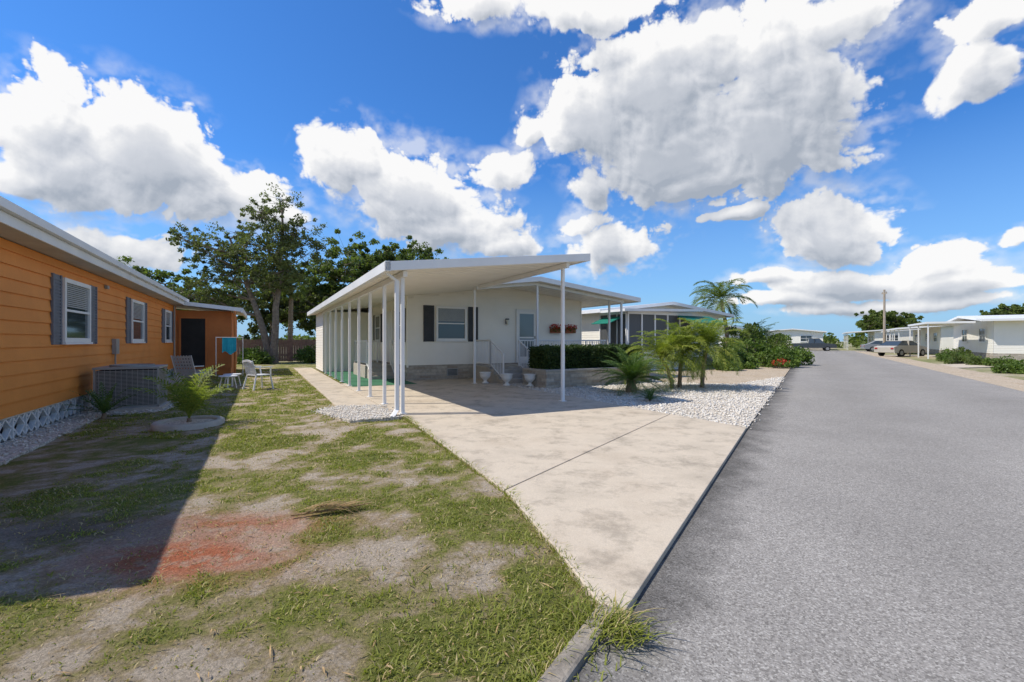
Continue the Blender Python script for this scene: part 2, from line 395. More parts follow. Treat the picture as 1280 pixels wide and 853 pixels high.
# ------------------------------------------------------------------ grass
gr1=leafmat('grass_green',(.17,.195,.034),(.31,.325,.06),1.5,.35,(.40,.38,.09))
gr2=leafmat('grass_dry',(.36,.28,.13),(.55,.44,.22),2.5,.2)
def blades(name,x,y,z,hh,ww,mi,rg,lean=1.2):
    n=len(x); an=rg.random(n)*6.28; ln=rg.random(n)*lean+.4; la=rg.random(n)*6.28
    sx=np.cos(an)*ww*.5; sy=np.sin(an)*ww*.5
    lx=np.cos(la)*ln*hh; ly=np.sin(la)*ln*hh
    P=np.stack([np.stack([x-sx,y-sy,z],1),np.stack([x+sx,y+sy,z],1),np.stack([x+sx*.8+lx*.45,y+sy*.8+ly*.45,z+hh*.65],1),np.stack([x-sx*.8+lx*.45,y-sy*.8+ly*.45,z+hh*.65],1),np.stack([x+lx*1.1,y+ly*1.1,z+hh*.85],1)],1).reshape(-1,3)
    t=np.array([[0,1,2],[0,2,3],[3,2,4]]); f=(np.arange(n)[:,None,None]*5+t[None]).reshape(-1,3)
    return npobj(name,P,f,[gr1,gr2],mi=np.repeat(mi.astype(int),3))
def grass(name,n,x0,x1,y0,y1,seed,h0,h1,w,thr):
    rg=np.random.default_rng(seed)
    y=y0+(y1-y0)*rg.random(n)**1.6; x=x0+(x1-x0)*rg.random(n)
    g=patchv(x,y)+.5*(fbm(x,y,11,21)-.5)
    S,T=road_st(x,y); u,v=hv(x,y)
    k=(rg.random(n)<np.clip((g-thr)*2.0,.09,1))&(T<-.10)&(u>-4.9)
    for p in drive_polys: k&=~polyin(x,y,p)
    k&=~polyin(x,y,gside)
    k&=(np.abs(x/np.maximum(y,.3))<1.35)
    x=x[k];y=y[k];g=g[k]; n=len(x)
    z=(fbm(x,y,1.3,9)-.5)*.045-.004
    hh=(h0+(h1-h0)*rg.random(n)**1.8)*(.5+.7*np.clip(g,0,1))*np.clip(.8+y/20,1,1.4); ww=w*(.6+.8*rg.random(n))*np.clip(.6+y/7,1,3)
    return blades(name,x,y,z,hh,ww,rg.random(n)<np.clip(.25+1.2*(.58-g),.2,.88),rg)
grass('grass',280000,-4.5,1.0,1.3,7.0,31,.010,.038,.0065,.38)
grass('grass',150000,-14,0,6.5,22,32,.015,.042,.0095,.36)
# ragged grass edge creeping over the slab and curb
rg=np.random.default_rng(77)
ed=[(-1.96,8.25),(-.81,5.75),(-.06,4.14),(.307,2.91),(.45,2.36)]
ex_=[];ey_=[]
for i in range(4):
    (xa,ya),(xb,yb)=ed[i],ed[i+1]; L=math.hypot(xb-xa,yb-ya); nn=int(L*900); t=rg.random(nn); w_=vn(t*L,t*0+i,3.5,5)
    off=(rg.normal(size=nn)*.02+.005)+.05*np.clip(w_-.55,0,1); kk=rg.random(nn)<(.15+w_*.9)
    dx,dy=(xb-xa)/L,(yb-ya)/L
    ex_.append((xa+dx*t*L-dy*off)[kk]); ey_.append((ya+dy*t*L+dx*off)[kk])
s_=-25+19.3*rg.random(9000); s_=s_[s_>-10]; o_=-.115+rg.normal(size=len(s_))*.022
ex_.append(RC[0]+s_*r_[0]+o_*t_[0]); ey_.append(RC[1]+s_*r_[1]+o_*t_[1])
x=np.concatenate(ex_); y=np.concatenate(ey_); n=len(x)
blades('grass_edge',x,y,np.full(n,.012),.02+.05*rg.random(n)**2,.006*np.clip(.6+y/6,1,2)*(.7+.6*rg.random(n)),rg.random(n)<.3,rg,1.4)
def tuft(name,loc,n,h,w,seed,spread=.12,lean=.9,mat_=None,az=None):
    rg=np.random.default_rng(seed); vs=[];fs=[]
    for i in range(n):
        a=rg.random()*6.28 if az is None else az+rg.normal()*.9
        bx,by=rg.normal(size=2)*spread*.5; L=h*(.5+.7*rg.random()); ln=lean*(.4+.8*rg.random())
        b=len(vs); ww=w*(.6+.8*rg.random())
        for k in range(5):
            t=k/4; r=L*ln*t*(.6+.4*t); zz=L*(t-.55*ln*t*t)
            wk=ww*(1-t)**.6*.5+.0004; px=-math.sin(a)*wk; py=math.cos(a)*wk
            cx=bx+math.cos(a)*r; cy=by+math.sin(a)*r
            vs+= [(cx-px,cy-py,max(zz,.004)),(cx+px,cy+py,max(zz,.004))]
            if k: fs.append((b+2*k-2,b+2*k-1,b+2*k+1,b+2*k))
    return npobj(name,np.array(vs),np.array(fs),mat_ or gr1,loc=loc)
tuft('grass_tuft',(.50,2.14,.02),170,.14,.007,1,.11,1.0,az=-.3)
tuft('grass_tuft',(.48,2.2,.02),60,.13,.007,11,.11,1.1,gr2,az=-.5)
tuft('grass_tuft',(.36,2.28,.02),150,.085,.007,2,.18)
tuft('grass_tuft',(.12,2.25,.0),220,.065,.007,3,.35)
tuft('grass_tuft',(-.15,2.15,.0),200,.06,.007,5,.4)
tuft('grass_tuft',(.25,2.0,.0),160,.06,.007,8,.25)
tuft('grass_tuft',(.1,3.1,.0),90,.06,.007,6,.25)
tuft('grass_tuft',(-.6,2.6,.0),90,.055,.007,9,.3)
# ------------------------------------------------------------------ palms
def frond(V_,F_,MI,base,az,el,L,curl,ll,lw,n,rg,m=0,twist=0,vshape=.4):
    p=Vector(base); e=el; pts=[p.copy()]; dirs=[]
    seg=12
    for i in range(seg):
        dv=Vector((math.cos(az)*math.cos(e),math.sin(az)*math.cos(e),math.sin(e))); dirs.append(dv)
        p=p+dv*(L/seg); pts.append(p.copy()); e-=curl/seg*(.5+1.0*i/seg)
    side=Vector((-math.sin(az),math.cos(az),0))
    for i in range(seg):
        b=len(V_); w=.012*(1-i/seg)+.003; w2=.012*(1-(i+1)/seg)+.003
        V_.extend([tuple(pts[i]-side*w),tuple(pts[i]+side*w),tuple(pts[i+1]+side*w2),tuple(pts[i+1]-side*w2)]); F_.append((b,b+1,b+2,b+3)); MI.append(m)
    for j in range(n):
        t=.10+.9*(j+.5)/n; x=t*seg; i=min(int(x),seg-1); fr=x-i
        pp=pts[i].lerp(pts[i+1],fr); dv=dirs[i]; up=side.cross(dv)*-1
        if up.z<0: up=-up
        l=ll*math.sin(math.pi*min(1,.12+.85*t))**.7*(.85+.3*rg.random())
        for sg in (-1,1):
            d=(side*sg*(.85)+dv*(.45+.5*t)+up*(vshape*rg.uniform(.6,1.2))).normalized()
            tip=pp+d*l+Vector((0,0,-.30*l*(.6+.8*rg.random())))
            mid=pp+d*l*.5; wd=dv*lw*.5
            b=len(V_); V_.extend([tuple(pp),tuple(mid-wd),tuple(tip),tuple(mid+wd)]); F_.append((b,b+1,b+2,b+3)); MI.append(m)
def palm(name,loc,trunks,nf,L,curl,ll,lw,nl,seed,mats,e0=.2,e1=1.35,wind=None,tr=.06,vshape=.4):
    rg=random.Random(seed); V_=[];F_=[];MI=[]
    mb=MB()
    for (tx,ty,lx,ly,h) in trunks:
        pts=[];rr=[]
        nn=max(3,int(h/.12)+1)
        for k in range(nn+1):
            t=k/nn; pts.append((tx+lx*t*t,ty+ly*t*t,h*t)); rr.append(tr*(1.15-.3*t)*(1.0 if k%2 else .86))
        mb.tube(pts,rr,9,1)
        top=pts[-1]
        for k in range(nf):
            az=k*2.399+rg.uniform(-.3,.3); t=(k+.5)/nf
            el=e1+(e0-e1)*t+rg.uniform(-.12,.12)
            if wind is not None:
                ax=math.cos(az)+wind[0]; ay=math.sin(az)+wind[1]; az=math.atan2(ay,ax)
            frond(V_,F_,MI,top,az,el,L*rg.uniform(.8,1.1),curl*rg.uniform(.8,1.2),ll,lw,nl,rg,0,vshape=vshape)
    b=len(V_); V_+=mb.v
    me=bpy.data.meshes.new(name); me.from_pydata(V_,[],F_+[tuple(i+b for i in f) for f in mb.f])
    for m in mats: me.materials.append(m)
    me.polygons.foreach_set('material_index',MI+mb.m); me.update()
    o=bpy.data.objects.new(name,me); o.location=loc; scn.collection.objects.link(o); return o
palm('pygmy_date_palm',(4.75,13.2,.0),[(-.1,0,-.3,0,.85),(.15,.1,.12,.1,1.15)],38,1.3,1.6,.34,.03,30,1,[lf_palm,palmtr],e0=-.25)
palm('pygmy_date_palm',(5.6,13.4,.0),[(0,0,.1,-.1,1.2)],42,1.35,1.5,.34,.03,30,2,[lf_palm,palmtr],e0=-.2)
palm('sago_palm',(3.2,12.2,.0),[(0,0,0,0,.35)],60,1.05,.9,.22,.018,36,3,[lf_sago,palmtr],e0=-.05,e1=1.3,tr=.15)
palm('coontie_plant',(3.15,10.4,.0),[(0,0,0,0,.05)],20,.42,.8,.11,.014,16,4,[lf_sago,palmtr],e0=.2,tr=.05)
palm('queen_palm',(13.6,28.6,0),[(0,0,-.45,0,3.9)],22,2.3,1.9,.7,.07,32,5,[lf_mid,palmtr],e0=-.2,e1=1.4,wind=(-.45,0),tr=.13)
palm('young_palm',(-5.32,7.5,.03),[(0,0,0,0,.1)],15,.95,.9,.32,.026,18,6,[lf_palm,palmtr],e0=.8,e1=1.45,tr=.04)
palm('yucca_plant',(-7.35,8.2,.0),[(0,0,0,0,.1)],16,.6,.5,.09,.03,12,7,[lf_sago,palmtr],e0=.3,e1=1.4,tr=.04)
palm('cabbage_palm',(-15.2,31.2,0),[(0,0,.1,0,5.2)],26,1.5,1.8,.5,.06,18,8,[lf_mid,palmtr],e0=-.6,e1=1.3,tr=.17)
# dried frond: a stalk with loose curled strands
V_=[];F_=[];MI=[]; rg=random.Random(3); mb=MB()
mb.tube([(-.12,-.04,.03),(.2,.07,.035),(.45,.18,.05)],[.011,.009,.004],6)
for k in range(46):
    a0=.35+rg.gauss(0,.16); x0=rg.uniform(-.05,.25); y0=x0*.36+rg.gauss(0,.02); L0=rg.uniform(.16,.42); z0=.025+rg.uniform(0,.05)
    pts=[]
    for j in range(6):
        t=j/5; aa=a0+rg.uniform(-.05,.05)+.5*(k%3-1)*t*t*.5; pts.append((x0+math.cos(aa)*L0*t,y0+math.sin(aa)*L0*t,max(.012,z0+.05*math.sin(t*3)-.04*t)))
    for j in range(5):
        w0=.0045*(1-j/5)+.001; b=len(V_); nx_,ny_=-math.sin(a0)*w0,math.cos(a0)*w0
        V_.extend([(pts[j][0]-nx_,pts[j][1]-ny_,pts[j][2]),(pts[j][0]+nx_,pts[j][1]+ny_,pts[j][2]),(pts[j+1][0]+nx_*.8,pts[j+1][1]+ny_*.8,pts[j+1][2]),(pts[j+1][0]-nx_*.8,pts[j+1][1]-ny_*.8,pts[j+1][2])]); F_.append((b,b+1,b+2,b+3))
b=len(V_); me=bpy.data.meshes.new('fallen_palm_frond'); me.from_pydata(V_+mb.v,[],F_+[tuple(i+b for i in f) for f in mb.f]); me.materials.append(lf_dry); o=bpy.data.objects.new('fallen_palm_frond',me); o.location=(-1.62,3.62,0); scn.collection.objects.link(o)
# twigs and dead leaves scattered on the lawn
rgn=np.random.default_rng(5); n=1400
xx=-4+4.6*rgn.random(n); yy=1.6+5*rgn.random(n)**1.4; aa=rgn.random(n)*6.28; LL=.015+.10*rgn.random(n)**4; wd=.002+.003*rgn.random(n)
zz=(fbm(xx,yy,1.3,9)-.5)*.045+.016
S_,T_=road_st(xx,yy); kk=(T_<-.15)
for p in drive_polys: kk&=~polyin(xx,yy,p)
xx,yy,aa,LL,wd,zz=[a[kk] for a in (xx,yy,aa,LL,wd,zz)]; n=len(xx)
cx,sx_=np.cos(aa),np.sin(aa); h1=.012*rgn.random(n)
vv=np.stack([np.stack([xx-cx*LL/2,yy-sx_*LL/2,zz],1),np.stack([xx+sx_*wd,yy-cx*wd,zz+h1],1),np.stack([xx+cx*LL/2,yy+sx_*LL/2,zz+.003],1),np.stack([xx-sx_*wd,yy+cx*wd,zz+h1*.5],1)],1).reshape(-1,3)
npobj('dead_leaf_litter',vv,np.arange(n*4).reshape(-1,4),lf_dry)
# ------------------------------------------------------------------ trees
def tree(name,loc,clumps,tops,per,size,mats,tr=.22,seed=0,zs=.75):
    rg=random.Random(seed); mb=MB(); e=empty(name,loc)
    trunks=[]
    for (x,y,h,x0,y0) in tops:
        pts=[];rr=[]
        for k in range(9):
            t=k/8; pts.append(Vector((x0+(x-x0)*t**1.3+rg.uniform(-.12,.12)*t,y0+(y-y0)*t**1.3+rg.uniform(-.12,.12)*t,h*t))); rr.append(tr*(1.25 if k==0 else 1)*(1-.85*t)+.02)
        mb.tube([tuple(p) for p in pts],rr,9); trunks.append(pts)
    cs=[];rs=[]
    for (x,y,z,r) in clumps:
        c_=Vector((x,y,z)); best=None
        for pts in trunks:
            for p in pts:
                if p.z<z-.3:
                    dd=(c_-p).length+max(0,1.2-p.z)*2
                    if best is None or dd<best[0]: best=(dd,p)
        if best:
            p=best[1]; mid=p.lerp(c_,.5)+Vector((rg.uniform(-.2,.2),rg.uniform(-.2,.2),-.15*(c_-p).length*.3))
            mb.tube([tuple(p),tuple(mid),tuple(c_)],[.055,.03,.012],6)
        for k in range(10):
            q=c_+Vector((rg.gauss(0,.85),rg.gauss(0,.85),rg.gauss(0,.5)))*r
            cs.append(tuple(q)); rs.append(r*rg.uniform(.2,.55))
            mb.tube([tuple(c_),tuple(q)],[.016,.005],4)
    mb.obj('trunk_and_limbs',mats[1],parent=e)
    v,f=leafquads(cs,rs,per,size,seed,zs,.05)
    npobj('foliage',v,f,mats[0],parent=e)
    return e
def ell(n,cx,cz,rx,ry,rz,r,seed,cy=0):
    rg=random.Random(seed); o=[]
    while len(o)<n:
        x,y,z=rg.uniform(-1,1),rg.uniform(-1,1),rg.uniform(-1,1)
        if x*x+y*y+z*z<1: o.append((cx+x*rx,cy+y*ry,cz+z*rz,r*rg.uniform(.7,1.25)))
    return o
cl=ell(23,-3.3,7.2,2.3,2.2,1.7,.75,1)+ell(32,.5,7.9,1.9,2.2,2.7,.75,2)+ell(13,-1.4,5.6,2.4,2,1.3,.7,3)+ell(10,-3.8,4.4,1.6,1.5,1.1,.7,4)
tree('oak_tree',(-15.2,29,0),cl,[(.7,0,9.6,0,0),(-3.0,.3,8.0,-.2,0)],46,.14,[lf_dark,trunkm],.24,5)
tree('oak_tree',(-13.6,40,0),ell(36,0,6.6,3.8,3,3.0,1.1,7),[(0,0,7.5,0,0),(1.5,0,7,0.2,0)],60,.25,[lf_mid,trunkm],.25,6)
tree('oak_tree',(-10.4,42,0),ell(46,.6,7.4,4.2,3,3.1,1.1,9),[(0,0,8.5,0,0),(-1.5,0,7,0.2,0)],60,.25,[lf_mid,trunkm],.25,8)
tree('oak_tree',(-19,36,0),ell(26,0,4.4,4.2,2,2.4,1.0,10),[(0,0,5.5,0,0)],60,.25,[lf_dark,trunkm],.25,9)
tree('oak_tree',(-25,33,0),ell(22,0,4.2,4.2,2,2.2,1.0,17),[(0,0,5.5,0,0)],60,.25,[lf_mid,trunkm],.25,19)
tree('oak_tree',(-16.5,40,0),ell(28,0,4.5,3.5,2,2.6,1.0,12),[(0,0,5.5,0,0)],60,.25,[lf_mid,trunkm],.25,10)
tree('round_tree',(77,93,0),ell(30,0,4.6,4.5,4,2.2,1.4,11),[(0,0,5,0,0)],60,.5,[lf_mid,trunkm],.3,11)
tree('round_tree',(64,58,0),ell(16,0,4.6,2.2,2,.9,.9,14),[(0,0,4.2,0,0)],60,.35,[lf_mid,trunkm],.2,12)
def bush(name,loc,rx,ry,h,n,per,size,mat_,seed,r=.4):
    rg=random.Random(seed); cs=[];rs=[]
    mb=MB()
    for k in range(n):
        a=rg.uniform(0,6.28); q=rg.random()**.5; zz=rg.uniform(.15,1)*(1-.55*q*q)
        c_=(math.cos(a)*q*rx,math.sin(a)*q*ry,zz*h*.9); cs.append(c_); rs.append(r*rg.uniform(.6,1.2))
        mb.tube([(c_[0]*.2,c_[1]*.2,0),c_],[.025,.01],5)
    v,f=leafquads(cs,rs,per,size,seed,.8,.3)
    e=empty(name,loc); npobj('foliage',v,f,mat_,parent=e); mb.obj('stems',trunkm,parent=e); return e
sp=[(12.9,25.2,1.3,1.3,2.2,lf_bush),(14.3,26.2,1.4,1.3,2.9,lf_mid),(15.6,27.5,1.4,1.2,2.4,lf_bush),(14.4,24.3,.9,.8,1.3,lf_bush),(16.3,26.6,1.0,.9,1.6,lf_bush),(10.2,21.5,.5,.5,.7,lf_bush),(11.6,23.0,.6,.6,.8,lf_bush),(15.8,31,1.8,1.5,2.8,lf_mid),(18.5,33,1.3,1.2,1.5,lf_bush),(21,37,1.3,1.2,1.6,lf_mid),(15.0,29.3,1.6,1.3,3.2,lf_mid),(-13.2,30.0,.9,.7,1.3,lf_bush),(-11.8,31,.9,.7,1.6,lf_mid),(-16.0,28.0,.8,.7,1.0,lf_bush)]
for i,(x,y,a,b,h,mm) in enumerate(sp): bush('garden_shrub',(x,y,0),a,b,h,26,80,.16,mm,50+i,.42)
palm('areca_palm',(15.0,28.5,0),[(0,0,.1,0,1.6),(.4,.2,.2,0,1.3)],14,1.7,1.3,.45,.04,20,21,[lf_bush,palmtr],e0=.2,tr=.06)
for i,(s,t,a,h,mm) in enumerate([(19,9.2,.4,.4,lf_hedge),(22.5,9.4,.45,.5,lf_bush),(27.5,9.6,.6,.6,lf_bush),(31,8.6,.7,.8,lf_mid),(33.2,8.8,.8,.95,lf_bush),(35.5,8.8,.7,.6,lf_bush),(37.5,9.8,.6,.8,lf_mid),(56,9.4,.9,1.0,lf_bush),(25,10.8,.5,.9,lf_bush),(40,10.5,.6,1.0,lf_mid),(61,9.4,1.2,1.3,lf_mid),(21,8.3,.5,.35,lf_bush),(29,9.0,.5,.5,lf_mid),(64,8.4,1.0,1.2,lf_bush)]):
    bush('roadside_shrub',RD(s,t),a,a,h,14,80,.12,mm,80+i,.28)
bl=leafmat('pale_blossom',(.5,.5,.48),(.7,.68,.62),8,.3)
e=bush('flowering_shrub',RD(17.8,8.2),.35,.35,1.05,14,60,.09,lf_bush,120,.2)
v,f=leafquads([(0,0,.8),(.2,.1,1.0),(-.2,0,.6)],[.35,.25,.3],50,.07,77); npobj('blossoms',v,f,bl,parent=e)
e=bush('croton_shrub',(13.6,23.0,0),.5,.4,.45,10,60,.10,lf_bush,121,.2)
v,f=leafquads([(0,0,.35),(.3,.1,.3),(-.3,0,.3)],[.25,.2,.2],60,.08,78); npobj('red_leaves',v,f,flower,parent=e)
# distant tree row
rg=random.Random(8); cs=[];rs=[]
for k in range(700):
    a=rg.uniform(-75,75); dd=rg.uniform(115,150); x=math.sin(math.radians(a))*dd; y=math.cos(math.radians(a))*dd
    hh=1.6+3.2*float(vn(a*.35,0.,1,4)); cs.append((x,y,hh*rg.uniform(.1,.8))); rs.append(rg.uniform(1.2,2.2))
v,f=leafquads(cs,rs,40,1.0,5,.7,.3); npobj('distant_trees',v,f,lf_mid)
# ------------------------------------------------------------------ windows
def window(root,name,p,a,n,w,z0,z1,shm=None,sw=.36,fr=.06,gm=None,rails=1,mul=0,blinds=False):
    mb=MB()
    mb.obox(p,a,n,fr,w-fr,.02,.03,z0+fr,z1-fr,1)
    for (s0,s1,b0,b1) in ((0,fr,z0,z1),(w-fr,w,z0,z1),(fr,w-fr,z0,z0+fr),(fr,w-fr,z1-fr,z1)): mb.obox(p,a,n,s0,s1,.014,.065,b0,b1,0)
    for k in range(rails):
        zz=z0+(z1-z0)*(k+1)/(rails+1); mb.obox(p,a,n,fr,w-fr,.036,.055,zz-.02,zz+.02,0)
    for k in range(mul):
        ss=w*(k+1)/(mul+1); mb.obox(p,a,n,ss-.015,ss+.015,.0365,.050,z0+fr,z1-fr,0)
    mb.obox(p,a,n,-.03,w+.03,.014,.085,z0-.04,z0-.002,0)
    if blinds:
        nn=int((z1-z0-2*fr)*.45/.035)
        for k in range(nn):
            zz=z1-fr-.02-k*.035; mb.obox(p,a,n,fr+.01,w-fr-.01,.0305,.034,zz-.012,zz+.012,3)
    if shm:
        for s0 in (-.07-sw,w+.07):
            mb.obox(p,a,n,s0,s0+.05,.014,.05,z0-.04,z1+.02,2); mb.obox(p,a,n,s0+sw-.05,s0+sw,.014,.05,z0-.04,z1+.02,2)
            mb.obox(p,a,n,s0+.05,s0+sw-.05,.014,.03,z0-.04,z1+.02,2)
            k=z0
            while k<z1-.03:
                mb.obox(p,a,n,s0+.05,s0+sw-.05,.03,.043,k,k+.03,2); k+=.055
    return mb.obj(name,[white,gm or glass,shm or white,blind],parent=root)
# ------------------------------------------------------------------ WHITE HOME
home=empty('white_mobile_home',(P0[0],P0[1],0),TH)
zl=lambda u:2.80+.123*(u+.3)
RID=5.9; ZR=zl(RID)
zr=lambda u:ZR-(u-RID)*.113
rf=MB()
rf.slab(-.3,4.08,-.3,4.6,zl(-.3),zl(4.08),.13)
rf.slab(-.3,RID,4.602,16.2,zl(-.3),ZR,.13)
rf.slab(RID,10.4,4.602,16.2,ZR,zr(10.4),.13)
rf.obj('roof',soffit,parent=home)
rb=MB()
k=-.1
while k<16:
    u1=4.0 if k<4.6 else RID
    rb.slab(-.25,u1,k,k+.012,zl(-.25)-.1295,zl(u1)-.1295,.012)
    if k>4.7: rb.slab(RID,10.3,k,k+.012,ZR-.1295,zr(10.3)-.1295,.012)
    k+=.305
rb.obj('roof_pan_seams',soffit,parent=home)
fa=MB()
fa.box(-.40,-.303,-.36,16.2,2.64,2.815)
fa.slab(-.40,4.14,-.36,-.303,zl(-.4)+.015,zl(4.14)+.015,.165)
fa.slab(4.083,4.14,-.30,4.54,zl(4.083)+.015,zl(4.14)+.015,.165)
fa.slab(4.145,RID,4.54,4.598,zl(4.145)+.015,ZR+.015,.165)
fa.slab(RID,10.46,4.54,4.598,ZR+.015,zr(10.46)+.015,.165)
fa.box(10.403,10.46,4.6,16.2,zr(10.43)-.155,zr(10.43)+.02)
fa.box(-.04,.04,-.2,13,zl(0)-.255,zl(0)-.15); fa.box(3.60,3.68,-.2,4.5,zl(3.64)-.255,zl(3.64)-.15)
fa.slab(3.7,RID,4.86,4.94,zl(3.7)-.145,ZR-.145,.10); fa.slab(RID,9.9,4.86,4.94,ZR-.145,zr(9.9)-.145,.10)
fa.obj('fascia_and_beams',whitealu,parent=home,bev=.004)
po=MB()
def post(u,v,zt,r=.032):
    po.box(u-r,u+r,v-r,v+r,.045,zt); po.box(u-.07,u+.07,v-.07,v+.07,.045,.055)
for v in (0,1.45,2.95,4.45,6.0,7.5,9.0,10.5,12): post(0,v,zl(0)-.25)
post(3.64,0,zl(3.64)-.25); post(3.64,4.9,zl(3.64)-.25); post(6.0,4.9,ZR-.24); post(9.8,4.9,zr(9.8)-.24); post(9.8,5.6,zr(9.8)-.14)
po.box(-.16,-.09,-.12,-.04,.14,2.5); po.hexa([(-.16,-.12,2.5),(-.09,-.12,2.5),(-.09,-.04,2.5),(-.16,-.04,2.5),(-.38,-.12,2.66),(-.31,-.12,2.66),(-.31,-.04,2.66),(-.38,-.04,2.66)])
po.hexa([(-.30,-.34,.05),(-.23,-.34,.05),(-.23,-.26,.05),(-.30,-.26,.05),(-.16,-.12,.14),(-.09,-.12,.14),(-.09,-.04,.14),(-.16,-.04,.14)])
po.obj('posts_and_downspout',whitealu,parent=home)
wl=MB()
wl.box(2.02,9.28,6.82,16,.5,2.9)
wl.face([(2.02,6.82,2.9),(9.28,6.82,2.9),(9.28,6.82,zr(9.3)-.13),(RID,6.82,ZR-.135),(2.02,6.82,zl(2)-.13)])
def clipf(z):
    z=z+.05; a=0;b=1
    if z>zl(2)-.13: a=((z+.13-2.8)/.123-.3-2)/7.3
    if z>zr(9.3)-.13: b=(RID+(ZR-.13-z)/.113-2)/7.3
    return (a,b)
wl.lap((2,6.8),(9.3,6.8),(0,-1),.57,3.5,.115,d=.02,clip=clipf)
wl.lap((2,6.8),(2,16),(-1,0),.57,2.95,.115)
wl.lap((9.3,6.8),(9.3,16),(1,0),.57,3.0,.115)
wl.box(1.975,2.03,6.77,6.83,.5,2.94); wl.box(9.27,9.325,6.77,6.83,.5,3.03)
wl.box(.02,1.98,13.02,16,.05,2.70); wl.lap((0,13),(1.98,13),(0,-1),.06,2.7,.115); wl.lap((0,13),(0,16),(-1,0),.06,2.68,.115)
wl.obj('walls',siding,parent=home)
sk=MB(); sk.box(2.0,9.3,6.78,16,.0,.565); sk.obj('brick_skirting',brickw,parent=home)
vt=MB()
vt.box(3.4,3.82,6.755,6.779,.17,.42,0)
for k in range(5): vt.box(3.43,3.79,6.745,6.754,.19+k*.045,.21+k*.045,1)
vt.obj('skirting_vent',[metalg,dkshut],parent=home)
window(home,'front_window',(3.0,6.795),(1,0),(0,-1),1.15,1.42,2.62,dkshut,.38,.07,blinds=True)
window(home,'side_window',(2.0,11.7),(0,-1),(-1,0),1.0,1.4,2.5,dkshut,.3)
window(home,'side_window',(2.0,8.1),(0,-1),(-1,0),.8,1.4,2.5,dkshut,.25)
dr=MB(); o_=(6.2,6.795)
for (a,b,c1_,c2_) in ((0,.06,.57,2.62),(.86,.92,.57,2.62),(.06,.86,2.56,2.62)): dr.obox(o_,(1,0),(0,-1),a,b,.014,.07,c1_,c2_)
dr.obox(o_,(1,0),(0,-1),.06,.86,.014,.045,.57,2.56,1)
for (a,b,c1_,c2_) in ((.06,.14,.6,2.55),(.78,.86,.6,2.55),(.14,.78,.6,.8),(.14,.78,2.45,2.55),(.14,.78,1.5,1.56)): dr.obox(o_,(1,0),(0,-1),a,b,.046,.06,c1_,c2_,0)
dr.obox(o_,(1,0),(0,-1),.14,.78,.0455,.052,.8,1.5,2); dr.obox(o_,(1,0),(0,-1),.14,.78,.0455,.052,1.56,2.45,2)
dr.obox(o_,(1,0),(0,-1),.80,.83,.062,.10,1.48,1.60,3)
dr.obox((2.0,9.6),(0,-1),(-1,0),-.03,.85,.014,.04,.6,2.55,1)
dr.obj('doors',[white,white,glassm('door_glass',(.16,.19,.20),.1),metalg],parent=home)
ms=MB(); ms.box(5.75,5.87,6.70,6.786,2.05,2.25,0); ms.cyl((5.81,6.70,2.02),(5.81,6.70,2.2),.05,.07,10,1)
ms.obj('porch_light',[dkshut,glassm('lamp_glass',(.7,.7,.6),.3)],parent=home)
fb=MB(); fb.box(7.75,8.2,6.6,6.78,1.72,1.88,0); fb.box(8.45,8.9,6.6,6.78,1.72,1.88,0); fb.obj('window_boxes',terra,parent=home)
v,f=leafquads([(7.85,6.66,1.95),(8.1,6.66,1.97),(8.55,6.66,1.95),(8.8,6.66,1.97)],[.17]*4,90,.07,4); npobj('window_box_flowers',v,f,flower,parent=home)
v,f=leafquads([(7.85,6.66,1.86),(8.1,6.64,1.85),(8.55,6.66,1.86),(8.8,6.64,1.85)],[.16]*4,70,.07,5); npobj('window_box_greens',v,f,lf_bush,parent=home)
ps=MB(); ps.box(4.4,9.6,5.4,6.77,.0,.52)
for k in range(3): ps.box(4.4,5.6,4.4+k*.333,4.4+(k+1)*.333-.002 if k<2 else 5.398,.04,.04+.13*(k+1))
ps.obj('porch_and_steps',concr,parent=home,bev=.012)
def rail(mb,p0,p1,z0,z1,h=.9,sp_=.11,r=.012):
    p0=Vector((*p0,z0));p1=Vector((*p1,z1)); L=(p1-p0).length; n=max(2,int(L/sp_))
    up=Vector((0,0,1))
    mb.cyl(p0+up*h,p1+up*h,.027,n=6); mb.cyl(p0+up*.1,p1+up*.1,.018,n=6)
    for p in (p0,p1): mb.cyl(p,p+up*(h+.03),.028,n=6)
    for k in range(1,n):
        p=p0.lerp(p1,k/n); mb.cyl(p+up*.1,p+up*h,r,n=4,cap=False)
rl=MB()
rail(rl,(4.45,4.45),(4.45,5.4),.08,.52); rail(rl,(5.55,4.45),(5.55,5.4),.08,.52)
rail(rl,(4.45,5.4),(4.45,6.7),.52,.52); rail(rl,(5.6,5.45),(9.5,5.45),.52,.52); rail(rl,(9.5,5.45),(9.5,6.7),.52,.52)
rail(rl,(1.0,8.55),(1.0,11.0),.5,.5); rail(rl,(1.0,7.9),(1.0,8.5),.08,.5); rail(rl,(1.85,7.9),(1.85,8.5),.08,.5); rail(rl,(1.0,11),(1.9,11),.5,.5)
rl.obj('handrails',white,parent=home)
dk_=MB(); dk_.box(.95,1.97,8.55,11.05,.045,.5)
for k in range(3): dk_.box(1.0,1.95,7.9+k*.215,7.9+(k+1)*.215-.002,.045,.045+.12*(k+1))
dk_.obj('side_deck',concr,parent=home)
ca_=MB(); ca_.box(.03,1.97,5.6,12.98,.0,.052); ca_.obj('green_carpet',carpet,parent=home)
pl=empty('brick_planter',(P0[0],P0[1],0),TH)
pb=MB(); pb.box(4.9,9.0,2.63,2.80,.0,.50); pb.box(4.9,5.07,2.802,4.0,.0,.5); pb.box(8.83,9.0,2.802,4.0,.0,.5); pb.obj('brick_walls',brickw,parent=pl)
